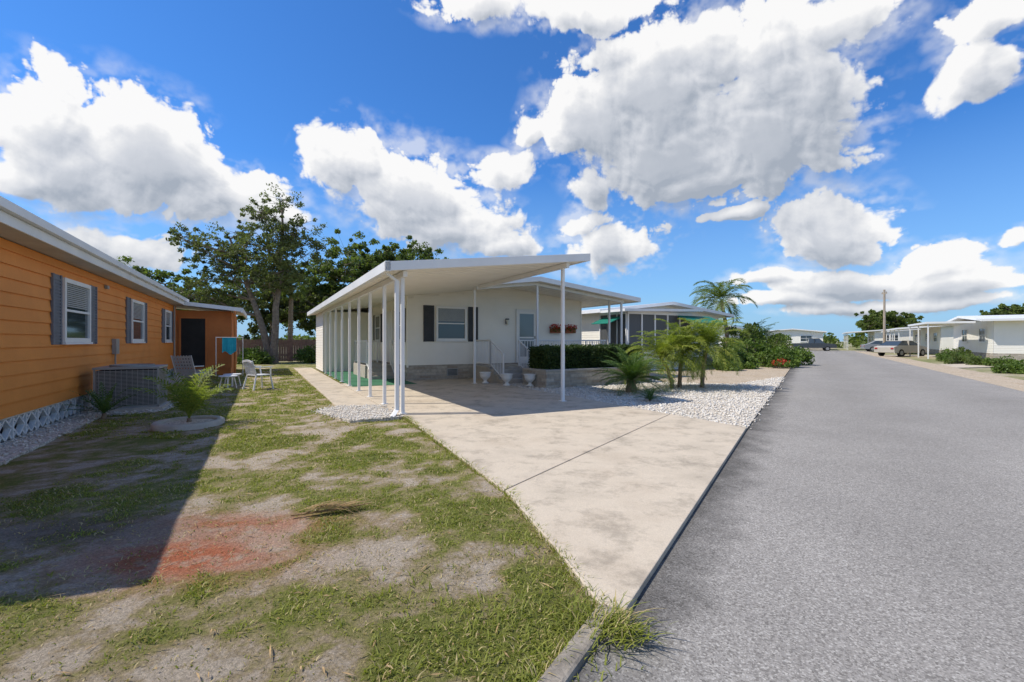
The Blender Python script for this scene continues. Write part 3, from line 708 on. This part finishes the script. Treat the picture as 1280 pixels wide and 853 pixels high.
pb=MB(); pb.box(4.87,9.03,2.60,2.83,.502,.56); pb.box(4.87,5.10,2.832,4.0,.502,.56); pb.box(8.8,9.03,2.832,4.0,.502,.56); pb.obj('cap_course',concr,parent=pl,bev=.008)
pb=MB(); pb.box(5.08,8.82,2.81,4.0,.1,.45); pb.obj('soil',pmat('soil',(.08,.06,.04)),parent=pl)
hd=empty('clipped_hedge',(P0[0],P0[1],0),TH)
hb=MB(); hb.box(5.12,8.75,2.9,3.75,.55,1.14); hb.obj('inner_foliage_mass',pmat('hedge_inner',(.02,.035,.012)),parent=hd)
rgn=np.random.default_rng(6); n=17000
p=np.stack([5.05+3.8*rgn.random(n),2.84+.98*rgn.random(n),.48+.74*rgn.random(n)],1)
fc=rgn.integers(0,5,n); jit=rgn.normal(size=n)*.035+(fbm(p[:,0],p[:,2]+p[:,1],2.5,4)-.5)*.14
p[fc==0,1]=2.85+jit[fc==0]; p[fc==1,2]=1.19+jit[fc==1]; p[fc==2,0]=5.06+jit[fc==2]; p[fc==3,1]=2.86+jit[fc==3]; p[fc==4,2]=1.18+jit[fc==4]
a=rgn.normal(size=(n,3)); a/=np.linalg.norm(a,axis=1)[:,None]; b=np.cross(a,rgn.normal(size=(n,3))); b/=np.linalg.norm(b,axis=1)[:,None]
s=.032*(.7+.6*rgn.random((n,1))); vv=np.stack([p-a*s,p+b*s*.6,p+a*s,p-b*s*.6],1).reshape(-1,3)
npobj('leaves',vv,np.arange(n*4).reshape(-1,4),lf_hedge,parent=hd)
urn=[(.0,.0),(.11,.0),(.11,.03),(.06,.06),(.045,.1),(.09,.14),(.15,.2),(.17,.27),(.165,.31),(.19,.34),(.19,.36),(.155,.36),(.13,.30),(.0,.29)]
for (u,v) in ((4.2,3.75),(4.75,3.3),(3.95,4.75)):
    mb=MB(); mb.lathe((0,0,0),urn,20); mb.obj('garden_urn',blockw,loc=H(u,v,.046),smooth=True)
# ------------------------------------------------------------------ ORANGE HOME
oh=empty('orange_mobile_home',(P0[0],P0[1],0),TH)
ow=MB(); ow.box(-12,-5.38,-3.95,13.5,.38,2.78)
ow.lap((-5.36,-3.95),(-5.36,13.5),(1,0),.36,2.78,.19,.026)
ow.lap((-12,-3.97),(-5.36,-3.97),(0,-1),.36,2.9,.19,.02)
ow.box(-5.37,-5.30,-4.0,-3.93,.36,2.78); ow.box(-5.37,-5.30,13.43,13.5,.36,2.78)
ow.obj('walls',orange,parent=oh)
orf=MB(); orf.slab(-8.7,-5.0,-4.2,13.7,3.45,3.0,.06); orf.slab(-12.4,-8.7,-4.2,13.7,3.0,3.45,.06)
orf.box(-5.3605,-5.0,-4.2,13.7,2.79,2.82)
orf.obj('roof',roofsh,parent=oh)
of=MB(); of.box(-5.0,-4.975,-4.22,13.72,2.79,2.93); of.box(-5.0,-4.90,-4.22,13.72,2.935,3.05); of.obj('fascia_and_gutter',whitealu,parent=oh,bev=.006)
bb=MB(); bb.box(-12,-5.5,-3.9,13.5,0,.36,1)
v=-3.9
while v<13.4:
    x0,x1=-5.47,-5.37
    bb.box(x0,x1,v,v+.03,0,.36,0); bb.box(x0,x1,v+.03,v+.40,.0,.03,0); bb.box(x0,x1,v+.03,v+.40,.33,.36,0)
    cy=v+.215; cz=.18
    def bar(y0,z0,y1,z1,w=.03):
        d_=Vector((0,y1-y0,z1-z0)).normalized(); nn=Vector((0,-d_.z,d_.y))*w*.5
        p=[(y0-nn.y,z0-nn.z),(y1-nn.y,z1-nn.z),(y1+nn.y,z1+nn.z),(y0+nn.y,z0+nn.z)]
        bb.hexa([(x0+.02,*p[0]),(x0+.02,*p[1]),(x0+.02,*p[2]),(x0+.02,*p[3]),(x1-.01,*p[0]),(x1-.01,*p[1]),(x1-.01,*p[2]),(x1-.01,*p[3])],0)
    bar(v+.03,cz,cy,.33); bar(cy,.33,v+.40,cz); bar(v+.40,cz,cy,.03); bar(cy,.03,v+.03,cz)
    bar(v+.03,.03,v+.12,cz-.07); bar(v+.03,.33,v+.12,cz+.07); bar(v+.40,.03,v+.31,cz-.07); bar(v+.40,.33,v+.31,cz+.07)
    v+=.40
bb.obj('breeze_block_foundation',[blockw,darkm],parent=oh)
for (v0,w) in ((3.5,1.35),(8.1,1.35),(12.5,1.15)):
    window(oh,'side_window',(-5.36,v0),(0,-1),(1,0),w,1.38,2.50,grshut,.38,.075,blinds=True)
ex=MB()
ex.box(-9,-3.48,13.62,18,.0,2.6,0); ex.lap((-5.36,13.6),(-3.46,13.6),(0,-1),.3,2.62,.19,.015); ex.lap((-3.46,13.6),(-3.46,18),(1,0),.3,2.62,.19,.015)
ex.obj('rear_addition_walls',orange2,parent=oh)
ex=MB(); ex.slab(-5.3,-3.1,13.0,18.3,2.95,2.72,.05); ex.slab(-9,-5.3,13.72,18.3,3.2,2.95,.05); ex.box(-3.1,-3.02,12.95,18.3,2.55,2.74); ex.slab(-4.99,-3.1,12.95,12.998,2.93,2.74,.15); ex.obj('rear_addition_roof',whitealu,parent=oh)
ex=MB(); ex.obox((-5.15,13.6),(1,0),(0,-1),0,.8,.016,.04,.35,2.3,1)
for (a,b,c1_,c2_) in ((-.07,0,.3,2.37),(.8,.87,.3,2.37),(0,.8,2.3,2.37)): ex.obox((-5.15,13.6),(1,0),(0,-1),a,b,.016,.06,c1_,c2_,0)
ex.box(-5.3,-4.1,12.8,13.58,.0,.28,2); ex.cyl((-3.3,12.9,.0),(-3.3,12.9,2.6),.04,n=8,m=0)
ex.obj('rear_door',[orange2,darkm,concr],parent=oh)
cv=MB(); cv.cyl((-5.31,13.2,.3),(-5.31,13.2,2.9),.03,n=8); cv.box(-5.34,-5.26,5.1,5.35,1.1,1.45); cv.cyl((-5.30,5.2,.3),(-5.30,5.2,1.1),.018,n=6); cv.box(-5.34,-5.29,4.55,4.7,2.55,2.62)
cv.obj('conduit_and_meter',metalg,parent=oh)
# ac unit
ac=empty('air_conditioner',H(-4.62,3.35,.03),TH)
a_=MB(); a_.box(-.56,.56,-.50,.50,0,.06,0); a_.obj('pad',concr,parent=ac)
a_=MB(); w,dp=.50,.45; ZT=.86
a_.box(-w+.04,w-.04,-dp+.04,dp-.04,.06,ZT-.06,1)
for sx in (-1,1):
    for sy in (-1,1): a_.box(sx*w-.03*(sx>0),sx*w+.03*(sx<0),sy*dp-.03*(sy>0),sy*dp+.03*(sy<0),.06,ZT-.04,0)
k=.10
while k<ZT-.06:
    a_.box(-w+.03,w-.03,-dp,-dp+.012,k,k+.013,0); a_.box(-w+.03,w-.03,dp-.012,dp,k,k+.013,0); a_.box(w-.012,w,-dp+.03,dp-.03,k,k+.013,0); a_.box(-w,-w+.012,-dp+.03,dp-.03,k,k+.013,0); k+=.026
for q_ in range(1,12):
    xx=-w+2*w*q_/12; a_.box(xx-.004,xx+.004,-dp-.003,-dp-.001,.09,ZT-.05,0)
for q_ in range(1,10):
    yy=-dp+2*dp*q_/10; a_.box(w+.001,w+.003,yy-.004,yy+.004,.09,ZT-.05,0)
a_.box(-w-.01,w+.01,-dp-.01,dp+.01,ZT-.04,ZT,0); a_.box(-w,w,-dp,dp,.06,.095,0)
a_.lathe((0,0,ZT),[(.36,.0),(.36,.035),(.34,.035),(.34,.0)],24,0)
for q_ in range(5): a_.lathe((0,0,ZT),[(.06+q_*.06,.02),(.066+q_*.06,.026),(.072+q_*.06,.02)],24,0)
a_.obj('cabinet',[metalg,darkm],parent=ac)
mb=MB(); mb.lathe((0,0,0),[(.50,-.02),(.50,.07),(.47,.09),(.40,.09),(.38,.07),(.38,.03)],32); mb.lathe((0,0,0),[(.385,.045),(.2,.055),(.0,.06)],24,1)
mb.obj('tree_ring_planter',[concr,gravw],loc=(-5.32,7.5,.01),smooth=True)
plas=pmat('white_plastic',(.82,.82,.82),(.78,.78,.78),4,.35,fine=.02)
def chair(loc,rot):
    m=MB()
    m.box(-.23,.23,-.22,.22,.41,.435)
    for sx in (-1,1):
        m.cyl((sx*.22,-.22,.42),(sx*.27,-.27,0),.022,.028,6); m.cyl((sx*.22,.2,.42),(sx*.26,.30,0),.022,.028,6)
        m.cyl((sx*.235,-.22,.42),(sx*.27,-.20,.64),.02,.02,6); m.box(sx*.27-.03,sx*.27+.03,-.24,.22,.64,.665)
        m.cyl((sx*.22,.2,.42),(sx*.23,.32,.84),.022,.018,6); m.cyl((sx*.27,.22,.65),(sx*.23,.28,.70),.02,.02,6)
    for k in range(7):
        x=-.18+k*.06; top=.86-.04*abs(x/.18)**2
        m.hexa([(x-.018,.20,.44),(x+.018,.20,.44),(x+.018,.215,.44),(x-.018,.215,.44),(x-.018,.32,top),(x+.018,.32,top),(x+.018,.335,top),(x-.018,.335,top)])
    for k in range(8):
        x=-.23+k*.46/8; x2=x+.46/8; t1=.87-.05*abs(x/.23)**2; t2=.87-.05*abs(x2/.23)**2
        m.hexa([(x,.31,t1-.06),(x2,.31,t2-.06),(x2,.345,t2-.06),(x,.345,t1-.06),(x,.325,t1),(x2,.325,t2),(x2,.35,t2),(x,.35,t1)])
    return m.obj('plastic_garden_chair',plas,loc=loc,rot=rot,bev=.004)
chair((-7.35,13.2,.0),math.radians(150))
for (x,y) in ((-8.3,13.3),(-8.6,14.0)):
    m=MB(); m.lathe((0,0,0),[(0,.36),(.24,.36),(.25,.375),(.24,.39),(0,.39)],20)
    for k in range(4):
        a=k*1.5708+.5; m.cyl((.15*math.cos(a),.15*math.sin(a),.36),(.22*math.cos(a),.22*math.sin(a),0),.02,.015,6)
    m.obj('plastic_side_table',plas,loc=(x,y,.0))
m=MB()
wb=pmat('grey_webbing',(.55,.55,.57),(.45,.45,.47),5,.7)
for sx in (-.28,.28):
    m.cyl((sx,-.3,.38),(sx,.25,.34),.014,n=6); m.cyl((sx,.25,.34),(sx,.55,.95),.014,n=6); m.cyl((sx,-.3,.38),(sx,.2,0),.014,n=6); m.cyl((sx,.3,.38),(sx,-.2,0),.014,n=6); m.cyl((sx,-.25,.58),(sx,.38,.6),.016,n=6)
for k in range(6):
    t=k/6; m.hexa([(-.28,-.3+t*.55,.385-t*.04),(.28,-.3+t*.55,.385-t*.04),(.28,-.24+t*.55,.38-t*.04),(-.28,-.24+t*.55,.38-t*.04),(-.28,-.3+t*.55,.39-t*.04),(.28,-.3+t*.55,.39-t*.04),(.28,-.24+t*.55,.388-t*.04),(-.28,-.24+t*.55,.388-t*.04)],1)
    y=.25+t*.3; z=.36+t*.6; m.hexa([(-.28,y,z),(.28,y,z),(.28,y+.006,z),(-.28,y+.006,z),(-.28,y+.03,z+.065),(.28,y+.03,z+.065),(.28,y+.036,z+.065),(-.28,y+.036,z+.065)],1)
for k in range(7):
    x=-.25+k*.08; m.hexa([(x,.245,.36),(x+.045,.245,.36),(x+.045,.25,.36),(x,.25,.36),(x,.545,.95),(x+.045,.545,.95),(x+.045,.55,.95),(x,.55,.95)],1)
m.obj('folding_lawn_chair',[whitealu,wb],loc=H(-4.35,9.3,0),rot=math.radians(190))
tw=MB(); bluem=pmat('turquoise_towel',(.03,.42,.55),(.05,.5,.62),6,.9)
for k in range(8):
    x=k*.06; y=.03*math.sin(k*1.3); y2=.03*math.sin((k+1)*1.3)
    tw.face([(x,y,.15+.07*math.sin(k)),(x+.06,y2,.15+.07*math.sin(k+1)),(x+.06,y2*.5,.75),(x,y*.5,.75)])
tw.cyl((-.2,0,.76),(.7,0,.76),.012,n=6,m=1); tw.cyl((-.2,0,-.75),(-.2,0,.78),.016,n=6,m=1); tw.cyl((.7,0,-.75),(.7,0,.78),.016,n=6,m=1)
tw.obj('towel_on_rack',[bluem,whitealu],loc=H(-3.7,12.4,.78),rot=TH+math.radians(10))
fn=MB()
u=-14
while u<4:
    fn.box(u,u+.14,26,26.03,.03,1.5+.02*math.sin(u*7)); u+=.15
for u in np.arange(-14,4.1,2.0): fn.box(u-.05,u+.05,26.03,26.12,0,1.6)
fn.box(-14,4,26.03,26.07,.4,.5); fn.box(-14,4,26.03,26.07,1.2,1.3)
fn.obj('wood_fence',fencem,loc=(P0[0],P0[1],0),rot=TH)
# ------------------------------------------------------------------ neighbour homes
def simple_home(name,loc,rot,w,d,eave,ridge,axis,wm,front=None,ov=.5,carport=0):
    e=empty(name,loc,rot)
    m=MB(); m.box(.02,w-.02,.02,d-.02,.1,eave-.05)
    m.lap((0,0),(w,0),(0,-1),.5,eave-.02,.12); m.lap((0,0),(0,d),(-1,0),.5,eave-.02,.12); m.lap((w,0),(w,d),(1,0),.5,eave-.02,.12)
    if axis=='y':
        m.face([(0,.0,eave-.05),(w,0,eave-.05),(w/2,0,ridge-.16)])
    m.obj('walls',wm,parent=e)
    m=MB(); m.box(-.01,w+.01,-.01,d,.0,.5); m.obj('skirting',brickw,parent=e)
    m=MB()
    cx=w/2
    if axis=='y':
        m.slab(-ov-carport,cx,-ov,d+ov,eave-.06*(ov+carport)*.5,ridge,.16); m.slab(cx,w+ov,-ov,d+ov,ridge,eave,.16)
    else:
        m.hexa([(-ov-carport,-ov,eave-.16),(w+ov,-ov,eave-.16),(w+ov,d/2,ridge-.16),(-ov-carport,d/2,ridge-.16),(-ov-carport,-ov,eave),(w+ov,-ov,eave),(w+ov,d/2,ridge),(-ov-carport,d/2,ridge)])
        m.hexa([(-ov-carport,d/2,ridge-.16),(w+ov,d/2,ridge-.16),(w+ov,d+ov,eave-.16),(-ov-carport,d+ov,eave-.16),(-ov-carport,d/2,ridge),(w+ov,d/2,ridge),(w+ov,d+ov,eave),(-ov-carport,d+ov,eave)])
    m.obj('roof',whitealu,parent=e)
    if carport:
        m=MB()
        for k in range(4):
            y=.2+(d-.6)*k/3; m.box(-carport-.3,-carport-.22,y,y+.08,0,eave-.12)
        m.obj('carport_posts',whitealu,parent=e)
    return e
nb=simple_home('neighbour_home_with_green_awning',H(12.5,9.3),TH,8.8,14,2.95,3.5,'y',siding,ov=.6)
m=MB()
for k in range(6):
    m.box(-.05+k*.85,.03+k*.85,-1.9,-1.84,.5,2.75,0)
for k in range(4): m.box(-.09,-.03,-1.84+k*.62,-1.78+k*.62,.5,2.75,0)
m.box(-.05,4.25,-1.91,-1.83,2.66,2.8,0); m.box(-.05,4.25,-1.9,-1.84,.9,.97,0); m.box(-.1,-.02,-1.83,-.02,2.66,2.8,0)
m.box(-.04,4.2,-1.86,-1.85,.97,2.66,1); m.box(-.06,-.05,-1.83,-.02,.97,2.66,1); m.box(-.04,4.2,-1.87,-1.84,0,.9,0); m.box(-.08,-.04,-1.83,-.02,0,.9,0)
m.slab(-.6,4.6,-2.3,-.62,2.86,3.0,.12,0)
m.obj('screened_porch',[whitealu,scr],parent=nb)
m=MB(); m.hexa([(3.1,-3.0,2.25),(5.4,-3.0,2.25),(5.4,-2.0,2.6),(3.1,-2.0,2.6),(3.1,-3.0,2.29),(5.4,-3.0,2.29),(5.4,-2.0,2.66),(3.1,-2.0,2.66)]); m.box(3.1,5.4,-3.01,-2.97,2.16,2.26); m.obj('green_awning',awn,parent=nb)
m=MB(); m.hexa([(-.9,-1.6,2.2),(-.12,-1.6,2.5),(-.12,-.3,2.5),(-.9,-.3,2.2),(-.9,-1.6,2.23),(-.12,-1.6,2.55),(-.12,-.3,2.55),(-.9,-.3,2.23)]); m.obj('side_awning',awn,parent=nb)
window(nb,'front_window',(5.6,0),(1,0),(0,-1),1.6,1.3,2.4,None,mul=1)
ra=-RA
A=simple_home('white_ranch_home',RD(39,12),ra,12,11,3.0,3.5,'x',siding,ov=.8)
m=MB(); m.box(2.5,5.2,-.08,-.02,.5,2.5,0)
for k in range(4): m.box(2.55,5.15,-.10,-.081,.55+k*.48,.98+k*.48,0)
m.obj('garage_door',white,parent=A)
m=MB(); m.box(-3.6,-.82,.5,8.5,2.75,2.9)
for y in (.6,4.4,8.3): m.box(-3.5,-3.42,y,y+.08,0,2.75)
m.obj('front_carport',whitealu,parent=A)
window(A,'window',(6.5,0),(1,0),(0,-1),1.6,1.3,2.4,None,mul=1); window(A,'window',(0,3.2),(0,-1),(-1,0),1.6,1.3,2.4,None,mul=1); window(A,'window',(0,8),(0,-1),(-1,0),1.6,1.3,2.4,None,mul=1)
for (nm,s,t,w_,d_,cp) in (('white_mobile_home_across_road',55,12,10,10,3),('white_mobile_home_across_road',80,9,9,10,3),('white_mobile_home_across_road',78,-5.5,8,10,3.5),('white_mobile_home_across_road',68,13,10,9,3),('white_mobile_home_across_road',84,-19,8,10,3)):
    B=simple_home(nm,RD(s,t),ra,w_,d_,2.9,3.4,'y',siding,carport=cp)
    window(B,'window',(1.2,0),(1,0),(0,-1),1.6,1.3,2.3,None,mul=1); window(B,'window',(5,0),(1,0),(0,-1),1.6,1.3,2.3,None,mul=1)
    window(B,'window',(0,3),(0,-1),(-1,0),1.6,1.3,2.3,None,mul=1); window(B,'window',(0,7),(0,-1),(-1,0),1.6,1.3,2.3,None,mul=1)
simple_home('pale_mobile_home',RD(40,-13),ra,7,12,2.9,3.4,'y',siding,carport=2.5)
m=MB()
m.prism([RD(24.5,7.21)[:2],RD(30,11.9)[:2],RD(34,11.9)[:2],RD(28.5,7.21)[:2]],-.03,.012); m.prism([RD(46,7.21)[:2],RD(46,11)[:2],RD(52,11)[:2],RD(51,7.21)[:2]],-.03,.012)
m.obj('driveway',drive)
m=MB(); m.prism([RD(-25,5.76)[:2],RD(-25,7.2)[:2],RD(68,7.2)[:2],RD(68,5.76)[:2]],-.03,.006); m.obj('road_verge',gravt)
m=MB(); m.cyl((0,0,0),(0,0,7.6),.15,.11,10); m.box(-.5,.5,-.05,.05,7.1,7.2)
for x in(-.4,0,.4): m.cyl((x,0,7.2),(x,0,7.35),.04,n=6)
m.obj('utility_pole',pmat('pole_wood',(.40,.33,.25)),loc=(45,55,0),rot=-RA-1.2)
# ------------------------------------------------------------------ cars
def car(name,loc,rot,col,pickup=False):
    e=empty(name,loc,rot)
    pm=pmat(name+'_paint',col,tuple(c*.95 for c in col),2,.25,fine=0,spec=.6)
    if pickup:
        low=[(-2.6,.45),(-2.6,1.05),(-.6,1.08),(1.1,1.08),(2.45,.98),(2.6,.75),(2.6,.45)]
        cab=[(-.7,1.08),(-.55,1.72),(.6,1.75),(1.25,1.08)]
    else:
        low=[(-2.25,.35),(-2.3,.85),(-1.7,.98),(1.0,.98),(2.0,.82),(2.25,.6),(2.25,.35)]
        cab=[(-1.75,.98),(-.95,1.4),(.35,1.42),(1.15,.98)]
    m=MB()
    def ext(poly,w0,w1,mi):
        n=len(poly); zt=max(p[1] for p in poly); zb=min(p[1] for p in poly); i=len(m.v)
        for s in (-1,1):
            for (x,z) in poly:
                k=(z-zb)/(zt-zb); m.v.append((x,s*(w0+(w1-w0)*k),z))
        m.f.append(tuple(range(i,i+n))); m.m.append(mi); m.f.append(tuple(range(i+n,i+2*n))[::-1]); m.m.append(mi)
        for k in range(n):
            j=(k+1)%n; m.f.append((i+k,i+j,i+n+j,i+n+k)); m.m.append(mi)
    ext(low,.88,.86,0); ext(cab,.80,.64,1)
    xa=cab[1][0];xb=cab[2][0];zt=cab[1][1]
    m.box(xa-.02,xb+.02,-.655,.655,zt-.01,zt+.05,0)
    for s in (-1,1):
        m.box((xa+xb)/2-.04,(xa+xb)/2+.04,s*.74-.07,s*.74+.07,cab[0][1],zt,0)
        m.box(low[-1][0]-.02,low[-1][0]+.02,s*.65-.16,s*.65+.16,.6,.74,2)
        m.box(low[0][0]-.06,low[0][0]-.0,s*.68-.12,s*.68+.12,.65,.8,3)
    m.obj('body',[pm,glass,glassm('headlight',(.7,.7,.7),.1),pmat('tail_light',(.4,.02,.02))],parent=e,bev=.04)
    w=MB(); wx=1.45 if not pickup else 1.65
    for x in (-wx+.05,wx-.1):
        for s in (-1,1):
            w.cyl((x,s*.70,.33),(x,s*.90,.33),.33,n=20,m=0); w.cyl((x,s*.895,.33),(x,s*.905,.33),.2,n=16,m=1)
    w.obj('wheels',[pmat('tyre',(.02,.02,.02)),metalg],parent=e)
    return e
car('parked_sedan',RD(47,7.9),0.3,(.50,.46,.39))
car('parked_pickup_truck',RD(69.5,1.2),-.45,(.05,.055,.06),True)
car('parked_suv',RD(71.5,-5),-.4,(.3,.31,.33))
car('parked_sedan',RD(70,9),-.4,(.25,.27,.3))
# ------------------------------------------------------------------ sun + sky
Ld=Vector((.732,.057,-1)).normalized()
sl=bpy.data.lights.new('sun','SUN'); sl.energy=4.7; sl.angle=math.radians(.5); sl.color=(1,.94,.85)
so=bpy.data.objects.new('sun',sl); so.rotation_euler=Ld.to_track_quat('-Z','Y').to_euler(); so.location=(-20,-5,30); scn.collection.objects.link(so)
# cloud cover computed procedurally on the sky sphere: R = coverage, G = illumination
W=4096; HH=1024
uu=(np.arange(W,dtype=np.float32)+.5)/W
azc=2*np.pi*uu-np.pi/2; azc=np.where(azc>np.pi,azc-2*np.pi,azc)
elc=(np.arange(HH,dtype=np.float32)+.5)/HH*np.pi/2
AZ,EL=np.meshgrid(azc.astype(np.float32),elc.astype(np.float32))
wx_=(fbm(AZ,EL,6,41)-.5)*.10; wy_=(fbm(AZ,EL,6,47)-.5)*.07
A_=AZ+wx_; E_=EL+wy_
F=569.
# sky directions of the cumulus clouds: centre bearing/elevation and half sizes
blobs=[(45,160,100,66),(170,190,120,72),(280,240,100,50),(150,300,100,34),(335,268,55,22),(10,215,70,24),(90,210,90,50),
(450,205,58,46),(520,240,90,56),(570,280,80,38),(630,305,50,14),(622,207,50,20),(655,165,24,16),
(735,150,80,58),(840,185,130,70),(920,180,120,70),(975,160,115,78),(1015,115,80,60),(850,66,165,40),(950,55,150,52),(1050,28,100,42),(740,12,110,26),(600,10,80,24),(890,225,90,22),(960,110,90,60),(800,118,80,34),
(738,237,30,24),(775,303,74,38),(733,275,26,20),(1040,278,92,46),(1225,98,66,44),(1245,22,80,32),(1190,322,74,32),(1060,352,140,22),(1210,352,100,22),(980,372,90,14),(1130,385,170,13),(1275,285,20,15),(915,270,36,9),(960,345,60,12)]
cur=np.full(AZ.shape,-3,dtype=np.float32)
for (px,py,hw,hh) in blobs:
    a0=math.atan((px-640)/F); ca0=math.cos(a0); e0=math.atan((426.5-py)/F*ca0)
    rx=hw/F*ca0*ca0; ry=hh/F*ca0
    dy=(E_-(e0-ry*.15)); ryy=np.where(dy<0,ry*.8,ry*1.1)
    cur=np.maximum(cur,1-np.sqrt(((A_-a0)/rx)**2+(dy/ryy)**2))
for (a,e_,rx,ry) in [(-1.3,.3,.25,.12),(-1.9,.5,.35,.15),(1.3,.4,.25,.15),(1.9,.25,.35,.10),(2.6,.5,.35,.2),(-2.6,.35,.35,.15),(3.0,.2,.1,.1),(.3,1.25,.6,.12),(-1.2,.95,.4,.12),(1.1,.12,.2,.05),(-1.0,.12,.2,.06)]:
    cur=np.maximum(cur,1-np.sqrt(((A_-a)/rx)**2+((E_-e_)/ry)**2))
bil=np.zeros_like(cur); am=1.;tot=0.;sc=10.
for o_ in range(7):
    bil+=am*np.abs(2*vn(A_,E_*1.25,sc,60+o_*3)-1); tot+=am; am*=.62; sc*=2.03
bil/=tot
fb_=(fbm(AZ,EL,38,71)-.5)
dd=np.clip(cur,-1,1)*1.25+(bil-.33)*1.35+fb_*.5
soft=.12+.55*np.clip(fbm(AZ,EL,8,90)-.30,0,1)
mk=np.clip((dd-.04)/soft,0,1); mk=mk*mk*(3-2*mk)
# thin wisps hanging around the cumulus
wi=fbm(AZ*.55,EL*1.6,14,120)*.6+fbm(AZ,EL*1.3,45,133)*.4
wisp=np.clip((np.clip(cur+.42,0,.6)*1.3)*(wi-.44)*4.2,0,.55)
mk=np.maximum(mk,wisp)
mk*=np.clip((1.55-EL)/.1,0,1)
tt=np.clip(dd,0,1.0)
def sh_(a,da,de):
    sx=int(round(da/(2*np.pi)*W)); sy=int(round(de/(np.pi/2)*HH))
    r=np.roll(a,-sx,1); r=np.roll(r,-sy,0)
    if sy>0: r[-sy:]=0
    return r
occ=np.zeros_like(tt)
for st_,wt in ((.008,.5),(.018,.6),(.034,.8),(.058,.95),(.09,1.0),(.13,.9),(.18,.5)):
    occ+=wt*sh_(tt,-.35*st_,st_)
rel=(tt-sh_(tt,-.006,.010))*1.0+(sh_(tt,.010,-.014)-sh_(tt,-.010,.014))*.30
ill=np.exp(-.60*occ)
ill=np.clip(ill*1.02+.13+rel*.30,0,1)
rgba=np.zeros((2*HH,W,4),np.float32); rgba[...,3]=1
rgba[HH:,:,0]=mk; rgba[HH:,:,1]=ill
img=bpy.data.images.new('procedural_cloud_cover',W,2*HH,alpha=False,float_buffer=False); img.colorspace_settings.name='Non-Color'
img.pixels.foreach_set(rgba.ravel()); img.update(); img.pack()
w=bpy.data.worlds.new('World'); scn.world=w; w.use_nodes=True; nt=w.node_tree; nt.nodes.clear()
tc=N(nt,'ShaderNodeTexCoord').outputs['Generated']
env=nt.nodes.new('ShaderNodeTexEnvironment'); env.image=img; nt.links.new(tc,env.inputs[0])
sp_=N(nt,'ShaderNodeSeparateColor',i0=env.outputs[0])
ccol=ramp(nt,sp_.outputs[1],[(.08,(3.0,3.35,3.9)),(.34,(5.0,5.2,5.6)),(.72,(7.5,7.45,7.4))])
sky=N(nt,'ShaderNodeTexSky',{'sky_type':'NISHITA','sun_disc':False,'sun_elevation':math.radians(53.7),'sun_rotation':math.radians(265.5)})
sky.air_density=1.0; sky.dust_density=.2; sky.ozone_density=2.0
tint=mixc(nt,1.0,sky.outputs[0],(.38,.82,1.34),'MULTIPLY')
sz=N(nt,'ShaderNodeSeparateXYZ',i0=tc)
hz=ramp(nt,sz.outputs[2],[(.0,g3(.95)),(.10,g3(.50)),(.34,g3(0))])
skyc=mixc(nt,hz,tint,(2.7,4.3,6.1))
col=mixc(nt,M(nt,'MULTIPLY',sp_.outputs[0],.98),skyc,ccol)
bg=N(nt,'ShaderNodeBackground',Color=col,Strength=.13)
o=N(nt,'ShaderNodeOutputWorld'); nt.links.new(bg.outputs[0],o.inputs[0])
w.cycles.sampling_method='MANUAL'; w.cycles.sample_map_resolution=512
scn.view_settings.view_transform='Standard'; scn.view_settings.look='None'; scn.view_settings.exposure=0
# ------------------------------------------------------------------ camera
cam=bpy.data.cameras.new('camera'); cam.lens=16; cam.sensor_width=36; cam.clip_start=.05; cam.clip_end=4000
co=bpy.data.objects.new('camera',cam); co.location=(0,0,1.4); co.rotation_euler=(math.radians(90),0,0); scn.collection.objects.link(co); scn.camera=co
